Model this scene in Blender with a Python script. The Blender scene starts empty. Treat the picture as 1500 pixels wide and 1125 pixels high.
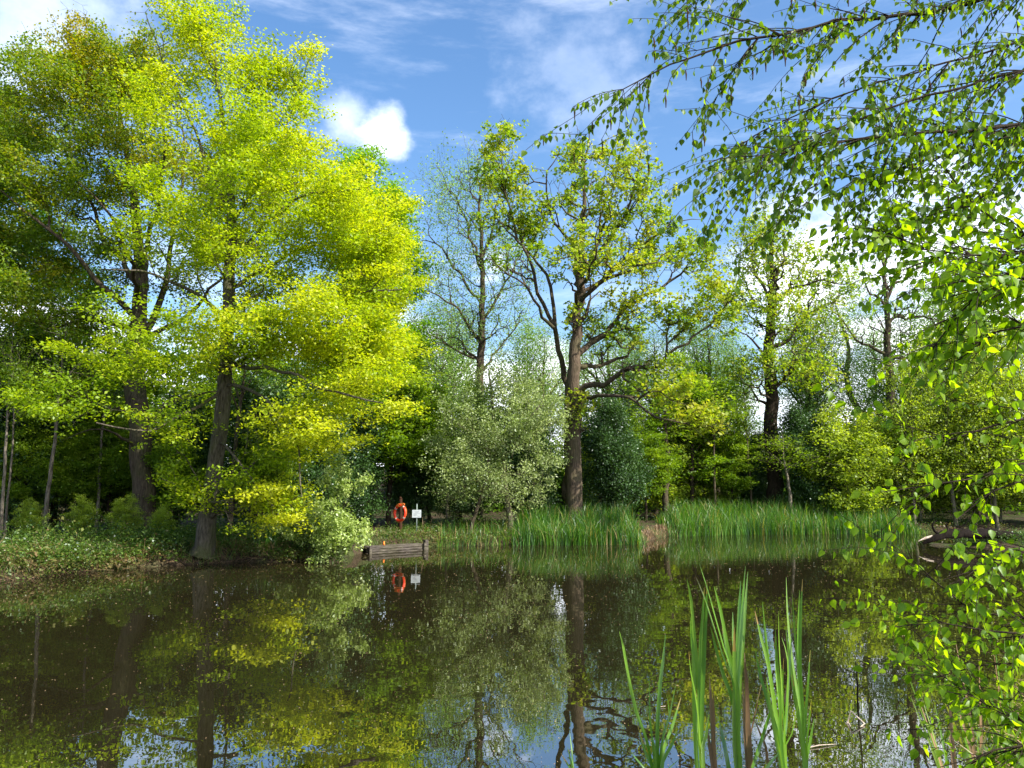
import bpy, bmesh, math
import numpy as np
from mathutils import Vector, Matrix

rng = np.random.default_rng(11)
S = bpy.context.scene
C = S.collection
F, PITCH, H = 1130.0, math.atan(157.5 / 1130.0), 2.4
CP, SP = math.cos(PITCH), math.sin(PITCH)


# ------------------------------------------------------------------ camera maths (pixel of the 1500x1125 photo -> place in the world)
def ray(u, v):
    xc, yc = (u - 750.0) / F, (562.5 - v) / F
    return np.array([xc, CP - yc * SP, SP + yc * CP])


def P(u, v, Y):
    d = ray(u, v)
    return np.array([0, 0, H]) + d * (Y / d[1])


def G(u, v, z=0.0):
    d = ray(u, v)
    return np.array([0, 0, H]) + d * ((z - H) / d[2])


# ------------------------------------------------------------------ tagging
def tag(o, label=None, cat=None, group=None, kind=None):
    if label: o['label'] = label
    if cat: o['category'] = cat
    if group: o['group'] = group
    if kind: o['kind'] = kind
    return o


def empty(name, loc, label=None, cat=None, group=None, rz=0.0):
    o = bpy.data.objects.new(name, None)
    C.objects.link(o)
    o.empty_display_size = 0.2
    o.location = loc
    o.rotation_euler = (0, 0, rz)
    return tag(o, label, cat, group)


def mesh_np(name, V, Q, mat, parent=None, tone=None, smooth=False, Fn=None):
    """V (n,3), Q (m,4) quads, tone: per-face value."""
    me = bpy.data.meshes.new(name)
    V = np.ascontiguousarray(V, dtype=np.float32)
    Q = np.ascontiguousarray(Q, dtype=np.int32)
    me.vertices.add(len(V))
    me.vertices.foreach_set('co', V.ravel())
    me.loops.add(Q.size)
    me.loops.foreach_set('vertex_index', Q.ravel())
    me.polygons.add(len(Q))
    me.polygons.foreach_set('loop_start', np.arange(0, Q.size, 4, dtype=np.int32))
    if smooth:
        me.polygons.foreach_set('use_smooth', np.ones(len(Q), dtype=bool))
    me.update(calc_edges=True)
    if tone is not None:
        a = me.attributes.new('tone', 'FLOAT', 'FACE')
        a.data.foreach_set('value', np.ascontiguousarray(tone, dtype=np.float32))
    if mat: me.materials.append(mat)
    o = bpy.data.objects.new(name, me)
    C.objects.link(o)
    if parent: o.parent = parent
    return o


def mesh_bm(name, bm, mat, parent=None, smooth=False):
    me = bpy.data.meshes.new(name)
    bm.to_mesh(me)
    bm.free()
    if smooth:
        for p in me.polygons: p.use_smooth = True
    me.materials.append(mat)
    o = bpy.data.objects.new(name, me)
    C.objects.link(o)
    if parent: o.parent = parent
    return o


def copy_thing(root, loc, rz, sc, label, group=None):
    r = root.copy()
    C.objects.link(r)
    r.location = loc
    r.rotation_euler = (0, 0, rz)
    r.scale = sc if hasattr(sc, '__len__') else (sc, sc, sc)
    r['label'] = label
    if group: r['group'] = group
    for ch in root.children:
        c = ch.copy()
        C.objects.link(c)
        c.parent = r
    return r


# ------------------------------------------------------------------ materials
def new_mat(name):
    m = bpy.data.materials.new(name)
    m.use_nodes = True
    m.node_tree.nodes.clear()
    return m, m.node_tree.nodes, m.node_tree.links


def ramp(N, cols, pos=None):
    r = N.new('ShaderNodeValToRGB')
    e = r.color_ramp.elements
    pos = pos or [i / (len(cols) - 1) for i in range(len(cols))]
    while len(e) < len(cols): e.new(0.5)
    for i, (c, p) in enumerate(zip(cols, pos)):
        e[i].position = p
        e[i].color = (*c, 1)
    return r


def leaf_mat(name, cols, trans=0.5, tgain=1.3, tyel=(1.15, 1.1, 0.5), gloss=0.06, rough=0.4):
    m, N, L = new_mat(name)
    at = N.new('ShaderNodeAttribute'); at.attribute_name = 'tone'
    r = ramp(N, cols)
    L.new(at.outputs['Fac'], r.inputs[0])
    d = N.new('ShaderNodeBsdfDiffuse'); L.new(r.outputs[0], d.inputs['Color'])
    mul = N.new('ShaderNodeMixRGB'); mul.blend_type = 'MULTIPLY'; mul.inputs[0].default_value = 1
    mul.inputs[2].default_value = (tyel[0] * tgain, tyel[1] * tgain, tyel[2] * tgain, 1)
    L.new(r.outputs[0], mul.inputs[1])
    t = N.new('ShaderNodeBsdfTranslucent'); L.new(mul.outputs[0], t.inputs['Color'])
    mx = N.new('ShaderNodeMixShader'); mx.inputs[0].default_value = trans
    L.new(d.outputs[0], mx.inputs[1]); L.new(t.outputs[0], mx.inputs[2])
    g = N.new('ShaderNodeBsdfGlossy'); g.inputs['Roughness'].default_value = rough
    g.inputs['Color'].default_value = (0.9, 0.95, 1, 1)
    m2 = N.new('ShaderNodeMixShader'); m2.inputs[0].default_value = gloss
    L.new(mx.outputs[0], m2.inputs[1]); L.new(g.outputs[0], m2.inputs[2])
    o = N.new('ShaderNodeOutputMaterial'); L.new(m2.outputs[0], o.inputs['Surface'])
    return m


def bark_mat(name, dark, light, moss=None, mossamt=0.5, scale=(7, 7, 1.6), bump=0.6):
    m, N, L = new_mat(name)
    tc = N.new('ShaderNodeTexCoord')
    mp = N.new('ShaderNodeMapping'); mp.inputs['Scale'].default_value = scale
    L.new(tc.outputs['Object'], mp.inputs[0])
    n = N.new('ShaderNodeTexNoise'); n.inputs['Scale'].default_value = 2.2; n.inputs['Detail'].default_value = 8; n.inputs['Roughness'].default_value = 0.65
    L.new(mp.outputs[0], n.inputs['Vector'])
    r = ramp(N, [dark, [(a + b) / 2 for a, b in zip(dark, light)], light], [0.32, 0.5, 0.7])
    L.new(n.outputs['Fac'], r.inputs[0])
    col = r.outputs[0]
    if moss:
        n2 = N.new('ShaderNodeTexNoise'); n2.inputs['Scale'].default_value = 1.3; n2.inputs['Detail'].default_value = 5
        L.new(tc.outputs['Object'], n2.inputs['Vector'])
        rr = ramp(N, [(0, 0, 0), (mossamt,) * 3], [0.45, 0.62])
        L.new(n2.outputs['Fac'], rr.inputs[0])
        mx = N.new('ShaderNodeMixRGB'); L.new(rr.outputs[0], mx.inputs[0]); L.new(col, mx.inputs[1]); mx.inputs[2].default_value = (*moss, 1)
        col = mx.outputs[0]
    b = N.new('ShaderNodeBsdfPrincipled'); b.inputs['Roughness'].default_value = 0.9
    b.inputs['Specular IOR Level'].default_value = 0.08
    L.new(col, b.inputs['Base Color'])
    bp = N.new('ShaderNodeBump'); bp.inputs['Strength'].default_value = bump; bp.inputs['Distance'].default_value = 0.07
    L.new(n.outputs['Fac'], bp.inputs['Height']); L.new(bp.outputs[0], b.inputs['Normal'])
    o = N.new('ShaderNodeOutputMaterial'); L.new(b.outputs[0], o.inputs['Surface'])
    return m


def plain_mat(name, col, rough=0.6, noise=0.15, metallic=0.0, scale=9, spec=0.4, bump=0.0):
    m, N, L = new_mat(name)
    tc = N.new('ShaderNodeTexCoord')
    n = N.new('ShaderNodeTexNoise'); n.inputs['Scale'].default_value = scale; n.inputs['Detail'].default_value = 6
    L.new(tc.outputs['Object'], n.inputs['Vector'])
    r = ramp(N, [tuple(c * (1 - noise) for c in col), tuple(min(1, c * (1 + noise)) for c in col)], [0.35, 0.65])
    L.new(n.outputs['Fac'], r.inputs[0])
    b = N.new('ShaderNodeBsdfPrincipled'); b.inputs['Roughness'].default_value = rough; b.inputs['Metallic'].default_value = metallic
    b.inputs['Specular IOR Level'].default_value = spec
    L.new(r.outputs[0], b.inputs['Base Color'])
    if bump:
        bp = N.new('ShaderNodeBump'); bp.inputs['Strength'].default_value = bump; bp.inputs['Distance'].default_value = 0.02
        L.new(n.outputs['Fac'], bp.inputs['Height']); L.new(bp.outputs[0], b.inputs['Normal'])
    o = N.new('ShaderNodeOutputMaterial'); L.new(b.outputs[0], o.inputs['Surface'])
    return m


M = {}
YG = (1.25, 1.25, 0.28)
M['beech'] = leaf_mat('beech_leaf', [(0.15, 0.25, 0.008), (0.29, 0.39, 0.010), (0.45, 0.48, 0.018)], 0.5, 1.3, YG, .02, .5)
M['maple'] = leaf_mat('spring_oak_leaf', [(0.07, 0.14, 0.006), (0.15, 0.23, 0.008), (0.31, 0.27, 0.012)], 0.5, 1.3, YG, .025, .5)
M['green'] = leaf_mat('mid_green_leaf', [(0.09, 0.21, 0.008), (0.16, 0.32, 0.012), (0.24, 0.38, 0.02)], 0.5, 1.3, YG, .025, .5)
M['oak'] = leaf_mat('young_oak_leaf', [(0.12, 0.22, 0.012), (0.23, 0.32, 0.015), (0.37, 0.37, 0.03)], 0.5, 1.3, (1.1, 1.2, .35), .025, .5)
M['pale'] = leaf_mat('pale_birch_leaf', [(0.14, 0.24, 0.06), (0.20, 0.32, 0.07), (0.28, 0.38, 0.10)], 0.5, 1.3, (1.0, 1.15, .6), .02, .5)
M['sallow'] = leaf_mat('sallow_leaf', [(0.12, 0.18, 0.04), (0.22, 0.29, 0.08), (0.34, 0.40, 0.16)], 0.35, 1.3, (1.05, 1.15, .5), .04, .45)
M['willow'] = leaf_mat('willow_leaf', [(0.18, 0.26, 0.05), (0.30, 0.39, 0.09), (0.44, 0.52, 0.18)], 0.4, 1.3, (1.05, 1.15, .5), .04, .45)
M['holly'] = leaf_mat('holly_leaf', [(0.018, 0.05, 0.010), (0.035, 0.085, 0.016), (0.065, 0.13, 0.025)], 0.2, 1.3, YG, .035, .42)
M['under'] = leaf_mat('understorey_leaf', [(0.08, 0.16, 0.010), (0.15, 0.25, 0.014), (0.24, 0.33, 0.02)], 0.5, 1.3, YG, .02, .5)
M['lime'] = leaf_mat('hazel_leaf', [(0.15, 0.23, 0.02), (0.25, 0.34, 0.03), (0.36, 0.43, 0.05)], 0.5, 1.3, YG, .025, .5)
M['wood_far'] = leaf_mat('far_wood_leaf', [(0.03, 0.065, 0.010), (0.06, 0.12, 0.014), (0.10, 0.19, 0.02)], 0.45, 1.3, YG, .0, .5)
M['near'] = leaf_mat('near_birch_leaf', [(0.035, 0.085, 0.004), (0.07, 0.14, 0.005), (0.12, 0.21, 0.008)], 0.6, 2.3, (1.35, 1.15, 0.22), .012, .4)
M['near_lit'] = leaf_mat('near_alder_leaf_lit', [(0.06, 0.13, 0.005), (0.12, 0.22, 0.007), (0.20, 0.31, 0.010)], 0.6, 2.2, (1.35, 1.2, 0.22), .015, .4)  # near leaf greens brightened to imitate sunlight on the shaded lower foliage
M['reed'] = leaf_mat('reed_leaf', [(0.015, 0.06, 0.006), (0.05, 0.155, 0.009), (0.115, 0.245, 0.02), (0.34, 0.27, 0.11)], 0.45, 1.3, YG, .03, .4)
M['reed_near'] = leaf_mat('reedmace_leaf', [(0.06, 0.16, 0.015), (0.12, 0.26, 0.02), (0.19, 0.33, 0.04), (0.36, 0.22, 0.07)], 0.42, 1.5, YG, .06, .32)
M['dead'] = leaf_mat('dead_reed', [(0.10, 0.06, 0.03), (0.24, 0.15, 0.07), (0.42, 0.30, 0.16)], 0.2, 1.1, (1.1, 1, 0.8), 0.03, 0.5)
M['bramble'] = leaf_mat('bank_leaf', [(0.02, 0.05, 0.008), (0.06, 0.12, 0.014), (0.11, 0.18, 0.022), (0.17, 0.12, 0.05)], 0.4, 1.3, (1.05, 1.15, .5), .03, .45)
M['bark_grey'] = bark_mat('grey_beech_bark', (0.022, 0.018, 0.013), (0.15, 0.13, 0.098), (0.07, 0.085, 0.02), 0.55)
M['bark_brown'] = bark_mat('brown_oak_bark', (0.018, 0.013, 0.009), (0.12, 0.092, 0.064), (0.06, 0.07, 0.02), 0.4, (9, 9, 1.2), 0.9)
M['bark_oak'] = bark_mat('warm_oak_bark', (0.024, 0.017, 0.012), (0.155, 0.115, 0.08), (0.09, 0.09, 0.04), 0.35, (9, 9, 1.2), 0.9)
M['bark_dark'] = bark_mat('dark_twig_bark', (0.015, 0.011, 0.008), (0.05, 0.038, 0.026), None)
M['bark_pale'] = bark_mat('pale_stem_bark', (0.04, 0.033, 0.024), (0.22, 0.19, 0.145), None)
M['bark_alder'] = bark_mat('olive_stem_bark', (0.06, 0.055, 0.035), (0.17, 0.15, 0.10), (0.08, 0.1, 0.03), 0.5)
M['orange'] = plain_mat('orange_plastic', (0.78, 0.045, 0.012), 0.42, 0.12, scale=5)
M['band'] = plain_mat('grey_reflective_tape', (0.55, 0.42, 0.38), 0.35, 0.15)
M['rope'] = plain_mat('orange_rope', (0.75, 0.20, 0.03), 0.8, 0.2, scale=40)
M['post'] = bark_mat('red_brown_post_wood', (0.02, 0.010, 0.006), (0.06, 0.030, 0.016), None, 0, (10, 10, 1.2), 0.4)
M['plank'] = bark_mat('weathered_grey_timber', (0.016, 0.013, 0.011), (0.15, 0.13, 0.112), (0.09, 0.09, 0.04), 0.25, (1.1, 9, 9), 0.6)
M['white'] = plain_mat('white_sign_face', (0.40, 0.44, 0.455), 0.4, 0.05)
M['print'] = plain_mat('faded_grey_print', (0.24, 0.27, 0.285), 0.5, 0.15)
M['steel'] = plain_mat('grey_green_steel', (0.16, 0.20, 0.18), 0.5, 0.15, 0.3)
M['moss'] = plain_mat('moss', (0.09, 0.13, 0.015), 0.95, 0.5, scale=14, spec=0.1, bump=0.8)
M['log'] = bark_mat('wet_dead_wood', (0.004, 0.003, 0.0025), (0.014, 0.010, 0.007), None)
M['log_pale'] = bark_mat('bleached_dead_wood', (0.22, 0.17, 0.12), (0.55, 0.47, 0.38), None)


def ground_mat():
    m, N, L = new_mat('leaf_litter_soil')
    tc = N.new('ShaderNodeTexCoord')
    n = N.new('ShaderNodeTexNoise'); n.inputs['Scale'].default_value = 0.7; n.inputs['Detail'].default_value = 8
    n2 = N.new('ShaderNodeTexNoise'); n2.inputs['Scale'].default_value = 14; n2.inputs['Detail'].default_value = 6
    L.new(tc.outputs['Object'], n.inputs['Vector']); L.new(tc.outputs['Object'], n2.inputs['Vector'])
    r1 = ramp(N, [(0.014, 0.010, 0.006), (0.042, 0.029, 0.017), (0.085, 0.062, 0.04)], [0.3, 0.5, 0.75])
    r2 = ramp(N, [(0.02, 0.03, 0.008), (0.06, 0.085, 0.02)], [0.35, 0.7])
    L.new(n2.outputs['Fac'], r1.inputs[0]); L.new(n2.outputs['Fac'], r2.inputs[0])
    rm = ramp(N, [(0, 0, 0), (0.8, 0.8, 0.8)], [0.45, 0.6])
    L.new(n.outputs['Fac'], rm.inputs[0])
    mx = N.new('ShaderNodeMixRGB'); L.new(rm.outputs[0], mx.inputs[0]); L.new(r1.outputs[0], mx.inputs[1]); L.new(r2.outputs[0], mx.inputs[2])
    b = N.new('ShaderNodeBsdfPrincipled'); b.inputs['Roughness'].default_value = 0.95; b.inputs['Specular IOR Level'].default_value = 0.15
    L.new(mx.outputs[0], b.inputs['Base Color'])
    bp = N.new('ShaderNodeBump'); bp.inputs['Strength'].default_value = 0.8; bp.inputs['Distance'].default_value = 0.06
    L.new(n2.outputs['Fac'], bp.inputs['Height']); L.new(bp.outputs[0], b.inputs['Normal'])
    o = N.new('ShaderNodeOutputMaterial'); L.new(b.outputs[0], o.inputs['Surface'])
    return m


def water_mat():
    m, N, L = new_mat('pond_water')
    tc = N.new('ShaderNodeTexCoord')
    def noise(scale, sx, sy, detail, rough=0.5):
        mp = N.new('ShaderNodeMapping'); mp.inputs['Scale'].default_value = (sx, sy, 1)
        L.new(tc.outputs['Object'], mp.inputs[0])
        n = N.new('ShaderNodeTexNoise'); n.inputs['Scale'].default_value = scale; n.inputs['Detail'].default_value = detail; n.inputs['Roughness'].default_value = rough
        L.new(mp.outputs[0], n.inputs['Vector'])
        return n.outputs['Fac']
    a = noise(1.6, 1.0, 0.8, 2)
    f = noise(7.0, 1.0, 0.9, 2)
    patch = noise(0.09, 1.0, 2.2, 3)
    rp = ramp(N, [(0.35,) * 3, (1, 1, 1)], [0.45, 0.62]); L.new(patch, rp.inputs[0])
    fm = N.new('ShaderNodeMath'); fm.operation = 'MULTIPLY'; L.new(f, fm.inputs[0]); fm.inputs[1].default_value = 0.05
    ad = N.new('ShaderNodeMath'); ad.operation = 'ADD'; L.new(a, ad.inputs[0]); L.new(fm.outputs[0], ad.inputs[1])
    mm = N.new('ShaderNodeMath'); mm.operation = 'MULTIPLY'; L.new(ad.outputs[0], mm.inputs[0]); L.new(rp.outputs[0], mm.inputs[1])
    bp = N.new('ShaderNodeBump'); bp.inputs['Strength'].default_value = 1.0; bp.inputs['Distance'].default_value = 0.0042
    L.new(mm.outputs[0], bp.inputs['Height'])
    b = N.new('ShaderNodeBsdfPrincipled')
    b.inputs['Base Color'].default_value = (0.014, 0.012, 0.005, 1)
    b.inputs['Roughness'].default_value = 0.0
    b.inputs['IOR'].default_value = 4.3
    b.inputs['Specular IOR Level'].default_value = 0.5
    L.new(bp.outputs[0], b.inputs['Normal'])
    o = N.new('ShaderNodeOutputMaterial'); L.new(b.outputs[0], o.inputs['Surface'])
    return m


# ------------------------------------------------------------------ terrain
SH = [(-400, 853), (-150, 853), (0, 851), (60, 847), (100, 840), (170, 834), (240, 829), (300, 827), (350, 823), (400, 824), (460, 822), (520, 814), (538, 808.5), (630, 801), (700, 799),
      (780, 797), (850, 797), (940, 796), (962, 789), (985, 784), (1100, 781), (1220, 780), (1345, 780), (1480, 780), (1600, 780)]
SHW = np.array([G(u, v)[:2] for u, v in SH])
SHW = SHW[np.argsort(SHW[:, 0])]


def smooth_noise(x, y, s, seed):
    r = np.random.default_rng(seed)
    out = np.zeros_like(x)
    for _ in range(7):
        a = r.uniform(0, 6.28); k = r.uniform(0.6, 1.6) / s
        out += np.sin((x * math.cos(a) + y * math.sin(a)) * k * 6.28 + r.uniform(0, 6.28))
    return out / 7


def land_dist(x, y):
    ys = np.interp(x, SHW[:, 0], SHW[:, 1])
    d = (y - ys) * 0.85
    d = np.maximum(d, (x - (0.70 * y - 0.5)) * 0.8)
    sp = 1 - np.sqrt(((x - 25.5) / 6.6) ** 2 + ((y - 35.0) / 1.9) ** 2)
    d = np.maximum(d, sp * .55)
    return np.maximum(d, 1.7 - y)


def height(x, y):
    x = np.asarray(x, float); y = np.asarray(y, float)
    d = land_dist(x, y) + 0.22 * smooth_noise(x, y, 1.7, 3)
    z = np.where(d < 0, np.maximum(-0.7, d * 0.9 - 0.02), 0.52 * (1 - np.exp(-d * 2.2)) + 0.012 * np.minimum(np.maximum(d, 0), 40))
    z = z + np.where(d > 0, 0.05 * smooth_noise(x, y, 0.9, 5) * np.minimum(d, 1), 0)
    near = np.clip((3.2 - y) / 2.0, 0, 1) * np.clip(d, 0, 1)
    return z + 0.3 * near + 4.0 * np.clip((y - 58) / 24, 0, 1) ** 1.3


def hz(x, y):
    return float(height(np.array([x]), np.array([y]))[0])


def build_ground():
    xs = np.concatenate([np.linspace(-400, -60, 18)[:-1], np.linspace(-60, -30, 31)[:-1], np.linspace(-30, 42, 290), np.linspace(42, 60, 19)[1:], np.linspace(60, 400, 18)[1:]])
    ys = np.concatenate([np.linspace(-150, -10, 10)[:-1], np.linspace(-10, 15, 51)[:-1], np.linspace(15, 52, 170), np.linspace(52, 90, 30)[1:], np.linspace(90, 500, 15)[1:]])
    X, Yy = np.meshgrid(xs, ys)
    Z = height(X.ravel(), Yy.ravel())
    V = np.stack([X.ravel(), Yy.ravel(), Z], 1)
    nx, ny = len(xs), len(ys)
    i = np.arange(ny - 1)[:, None] * nx + np.arange(nx - 1)[None, :]
    Q = np.stack([i, i + 1, i + nx + 1, i + nx], -1).reshape(-1, 4)
    tag(mesh_np('ground', V, Q, ground_mat(), smooth=True), kind='structure')
    W = np.array([[-120, -6, 0], [120, -6, 0], [120, 140, 0], [-120, 140, 0]], float)
    tag(mesh_np('water', W, np.array([[0, 1, 2, 3]]), water_mat()), kind='structure')


build_ground()


# ------------------------------------------------------------------ leaves, twigs, tubes
def unit(a):
    return a / np.maximum(np.linalg.norm(a, axis=-1, keepdims=True), 1e-9)


def leaf_quads(C0, size, up=1.0, aspect=0.62, droop=0.2, r=None):
    """rhombic folded leaves at C0 (n,3)."""
    n = len(C0)
    r = r or rng
    nrm = unit(np.array([0, 0, up]) + r.normal(0, 0.55, (n, 3)))
    d = r.normal(0, 1, (n, 3)); d[:, 2] -= droop
    d = unit(d - nrm * (d * nrm).sum(1, keepdims=True))
    s = np.cross(nrm, d)
    L = (size * r.uniform(0.65, 1.3, n))[:, None]
    a = C0 - d * L * 0.5
    b = C0 + s * L * aspect * 0.5 - d * L * 0.06 + nrm * L * 0.10
    c = C0 + d * L * 0.5 - nrm * L * 0.06
    e = C0 - s * L * aspect * 0.5 - d * L * 0.06 + nrm * L * 0.10
    V = np.stack([a, b, c, e], 1).reshape(-1, 3)
    return V, np.arange(4 * n).reshape(-1, 4)


def frusta(A, B, ra, rb, sides):
    n = len(A)
    if n == 0: return np.zeros((0, 3)), np.zeros((0, 4), int)
    t = unit(B - A)
    h = np.where(np.abs(t[:, 2:3]) > 0.9, np.array([[1.0, 0, 0]]), np.array([[0, 0, 1.0]]))
    u = unit(np.cross(t, h)); w = np.cross(t, u)
    an = np.arange(sides) * 2 * math.pi / sides
    ring = u[:, None, :] * np.cos(an)[None, :, None] + w[:, None, :] * np.sin(an)[None, :, None]
    V = np.concatenate([A[:, None] + ring * ra[:, None, None], B[:, None] + ring * rb[:, None, None]], 1)
    k = np.arange(sides); k2 = (k + 1) % sides
    q = np.stack([k, k2, k2 + sides, k + sides], 1)
    Q = q[None] + (np.arange(n) * 2 * sides)[:, None, None]
    return V.reshape(-1, 3), Q.reshape(-1, 4)


def sweep(pts, rad, sides, lump=0.0, r=None):
    pts = np.asarray(pts, float); n = len(pts)
    t = unit(np.gradient(pts, axis=0))
    u = np.zeros_like(pts)
    a = np.array([1.0, 0, 0]) if abs(t[0, 0]) < 0.8 else np.array([0, 1.0, 0])
    for i in range(n):
        a = a - t[i] * a.dot(t[i]); a = a / np.linalg.norm(a); u[i] = a
    w = np.cross(t, u)
    an = np.arange(sides) * 2 * math.pi / sides
    R = np.asarray(rad, float)[:, None] * np.ones(sides)[None]
    if lump:
        rr = r or rng
        ph = rr.uniform(0, 6.28, 4)
        zz = np.arange(n)[:, None] * 0.35
        R = R * (1 + lump * (np.sin(3 * an[None] + ph[0] + 0.2 * zz) * 0.5 + np.sin(5 * an[None] + ph[1] - 0.3 * zz) * 0.35 + np.sin(zz + ph[2] + an[None]) * 0.5))
    V = pts[:, None] + u[:, None] * (np.cos(an)[None, :, None] * R[:, :, None]) + w[:, None] * (np.sin(an)[None, :, None] * R[:, :, None])
    k = np.arange(sides); k2 = (k + 1) % sides
    q = np.stack([k, k2, k2 + sides, k + sides], 1)
    Q = (q[None] + (np.arange(n - 1) * sides)[:, None, None]).reshape(-1, 4)
    return V.reshape(-1, 3), Q


def join(parts):
    Vs, Qs, off = [], [], 0
    for V, Q in parts:
        if len(V) == 0: continue
        Vs.append(V); Qs.append(Q + off); off += len(V)
    return np.concatenate(Vs), np.concatenate(Qs)


def dense(pts, rad, step, wig, r):
    """Catmull-Rom through pts, radii interpolated, wiggled."""
    pts = np.asarray(pts, float); rad = np.asarray(rad, float)
    p = np.concatenate([[2 * pts[0] - pts[1]], pts, [2 * pts[-1] - pts[-2]]])
    out, ro = [], []
    for i in range(1, len(p) - 2):
        k = max(1, int(np.linalg.norm(p[i + 1] - p[i]) / step))
        for t in np.arange(k) / k:
            a, b, c, d = p[i - 1], p[i], p[i + 1], p[i + 2]
            out.append(0.5 * (2 * b + (c - a) * t + (2 * a - 5 * b + 4 * c - d) * t * t + (3 * b - a - 3 * c + d) * t ** 3))
            ro.append(rad[i - 1] * (1 - t) + rad[i] * t)
    out.append(pts[-1]); ro.append(rad[-1])
    out = np.array(out); ro = np.array(ro)
    if wig and len(out) > 2:
        j = r.normal(0, wig, out.shape); j[0] = 0
        j = (j + np.roll(j, 1, 0)) / 2; j[0] = 0
        out = out + j
    return out, ro


def build_tree(name, label, cat, seeds, blobs, n, leaf, barkm, leafm, group=None, clump=(0.9, 0.9, 0.5), per=14, bf=0.35, rtip=0.006, pw=0.45,
               seed=1, wig=0.05, step=0.45, limb_name='limb', lump=0.06, leafed=0.9, trunk_sides=14, limbm=None, shellp=2.4, spray=0.0, spup=.15):
    """seeds: [(pts, radii), ...] first is the trunk; blobs: (centre, radii, weight, tone). World coords; origin at the trunk's base."""
    r = np.random.default_rng(seed)
    base = np.array(seeds[0][0][0], float)
    root = empty(name, base, label, cat, group)
    pos, par, path, own, srad = [], [], [], [], []
    ds = []
    for k, (pts, rad) in enumerate(seeds):
        pts, rad = dense(np.array(pts, float) - base, rad, step, wig * (0.5 if k == 0 else 1), r)
        if k == 0: pi = -1
        else:
            A = np.array(pos); pi = int(np.argmin(((A - pts[0]) ** 2).sum(1)))
            pts[0] = A[pi]
        first = len(pos)
        for i in range(len(pts)):
            if i == 0 and k: 
                ids = [pi]; continue
            p_ = pi if (i == 1 and k) else (len(pos) - 1 if i else -1)
            pl = 0 if p_ < 0 else path[p_] + np.linalg.norm(pts[i] - pos[p_])
            pos.append(pts[i]); par.append(p_); path.append(pl); own.append(k); srad.append(rad[i])
        ds.append((pts, rad))
    ns = len(pos)
    # targets in clumps
    bw = np.array([b[2] * (b[1][0] * b[1][1] * b[1][2]) ** (2 / 3) for b in blobs]); bw /= bw.sum()
    T, TT, TD = [], [], []
    for b, w in zip(blobs, bw):
        nb = max(3, int(round(n * w))); ncl = max(1, int(round(nb / per)))
        d = unit(r.normal(0, 1, (ncl, 3))); rr = r.uniform(0, 1, (ncl, 1)) ** (1 / shellp)
        cc = np.array(b[0]) - base + d * rr * np.array(b[1]) * 0.92
        ti = r.integers(0, ncl, nb)
        ct = r.uniform(-0.32, 0.32, ncl) + b[3]
        cd = (r.uniform(0, 1, ncl) < leafed) * r.uniform(0.55, 1.3, ncl)
        off = r.normal(0, 1, (nb, 3)) * np.array(clump)
        if spray:
            ax = cc - np.stack([np.zeros(ncl), np.zeros(ncl), cc[:, 2] * .75], 1)
            sdir = unit(unit(ax) + r.normal(0, .45, (ncl, 3)) * np.array([1, 1, .6]) + np.array([0, 0, spup]))
            tt_ = r.uniform(-.6, 1.0, nb)
            off = off * (1.15 - .75 * np.clip(tt_, 0, 1))[:, None] + sdir[ti] * (tt_ * spray * r.uniform(.6, 1.3, ncl)[ti])[:, None]
            off[:, 2] -= .10 * spray * np.clip(tt_, 0, 1) ** 2
        T.append(cc[ti] + off); TT.append(ct[ti]); TD.append(cd[ti])
    T = np.concatenate(T); TT = np.concatenate(TT); TD = np.concatenate(TD)
    N = len(T)
    pos_a = np.zeros((ns + N * 2, 3)); pos_a[:ns] = pos
    path_a = np.zeros(ns + N * 2); path_a[:ns] = path
    par = par + [0] * (2 * N); own = own + [0] * (2 * N)
    best = np.full(N, 1e9); bi = np.zeros(N, int)
    for s in range(ns):
        if s < 3 and ns > 8: continue
        d = np.sqrt(((T - pos_a[s]) ** 2).sum(1)) + bf * path_a[s]
        m = d < best; best[m] = d[m]; bi[m] = s
    cnt = ns
    node_of = np.zeros(N, int)
    done = np.zeros(N, bool)
    for _ in range(N):
        i = int(np.argmin(best)); p_ = int(bi[i]); done[i] = True; best[i] = np.inf
        d = np.linalg.norm(T[i] - pos_a[p_])
        new = []
        if d > 0.7:
            mid = pos_a[p_] * 0.5 + T[i] * 0.5 + r.normal(0, 0.07 * d, 3) + np.array([0, 0, 0.04 * d])
            pos_a[cnt] = mid; path_a[cnt] = path_a[p_] + d * 0.5; par[cnt] = p_; own[cnt] = own[p_]; new.append(cnt); p_ = cnt; cnt += 1
        pos_a[cnt] = T[i]; path_a[cnt] = path_a[bi[i]] + d; par[cnt] = p_; own[cnt] = own[p_]; node_of[i] = cnt; new.append(cnt); cnt += 1
        for q in new:
            dd = np.sqrt(((T - pos_a[q]) ** 2).sum(1)) + bf * path_a[q]
            m = (dd < best) & ~done
            best[m] = dd[m]; bi[m] = q
    pos_a = pos_a[:cnt]; par = np.array(par[:cnt]); own = np.array(own[:cnt])
    tips = np.zeros(cnt); haschild = np.zeros(cnt, bool); haschild[par[1:]] = True
    tips[~haschild] = 1
    for i in range(cnt - 1, 0, -1): tips[par[i]] += tips[i]
    rad = rtip * np.maximum(tips, 1) ** pw
    rad[:ns] = srad
    for i in range(ns, cnt): rad[i] = min(rad[i], 0.75 * rad[par[i]] + 0.001)
    # meshes: trunk and limbs with what grows from each
    e = np.arange(ns, cnt)
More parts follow.
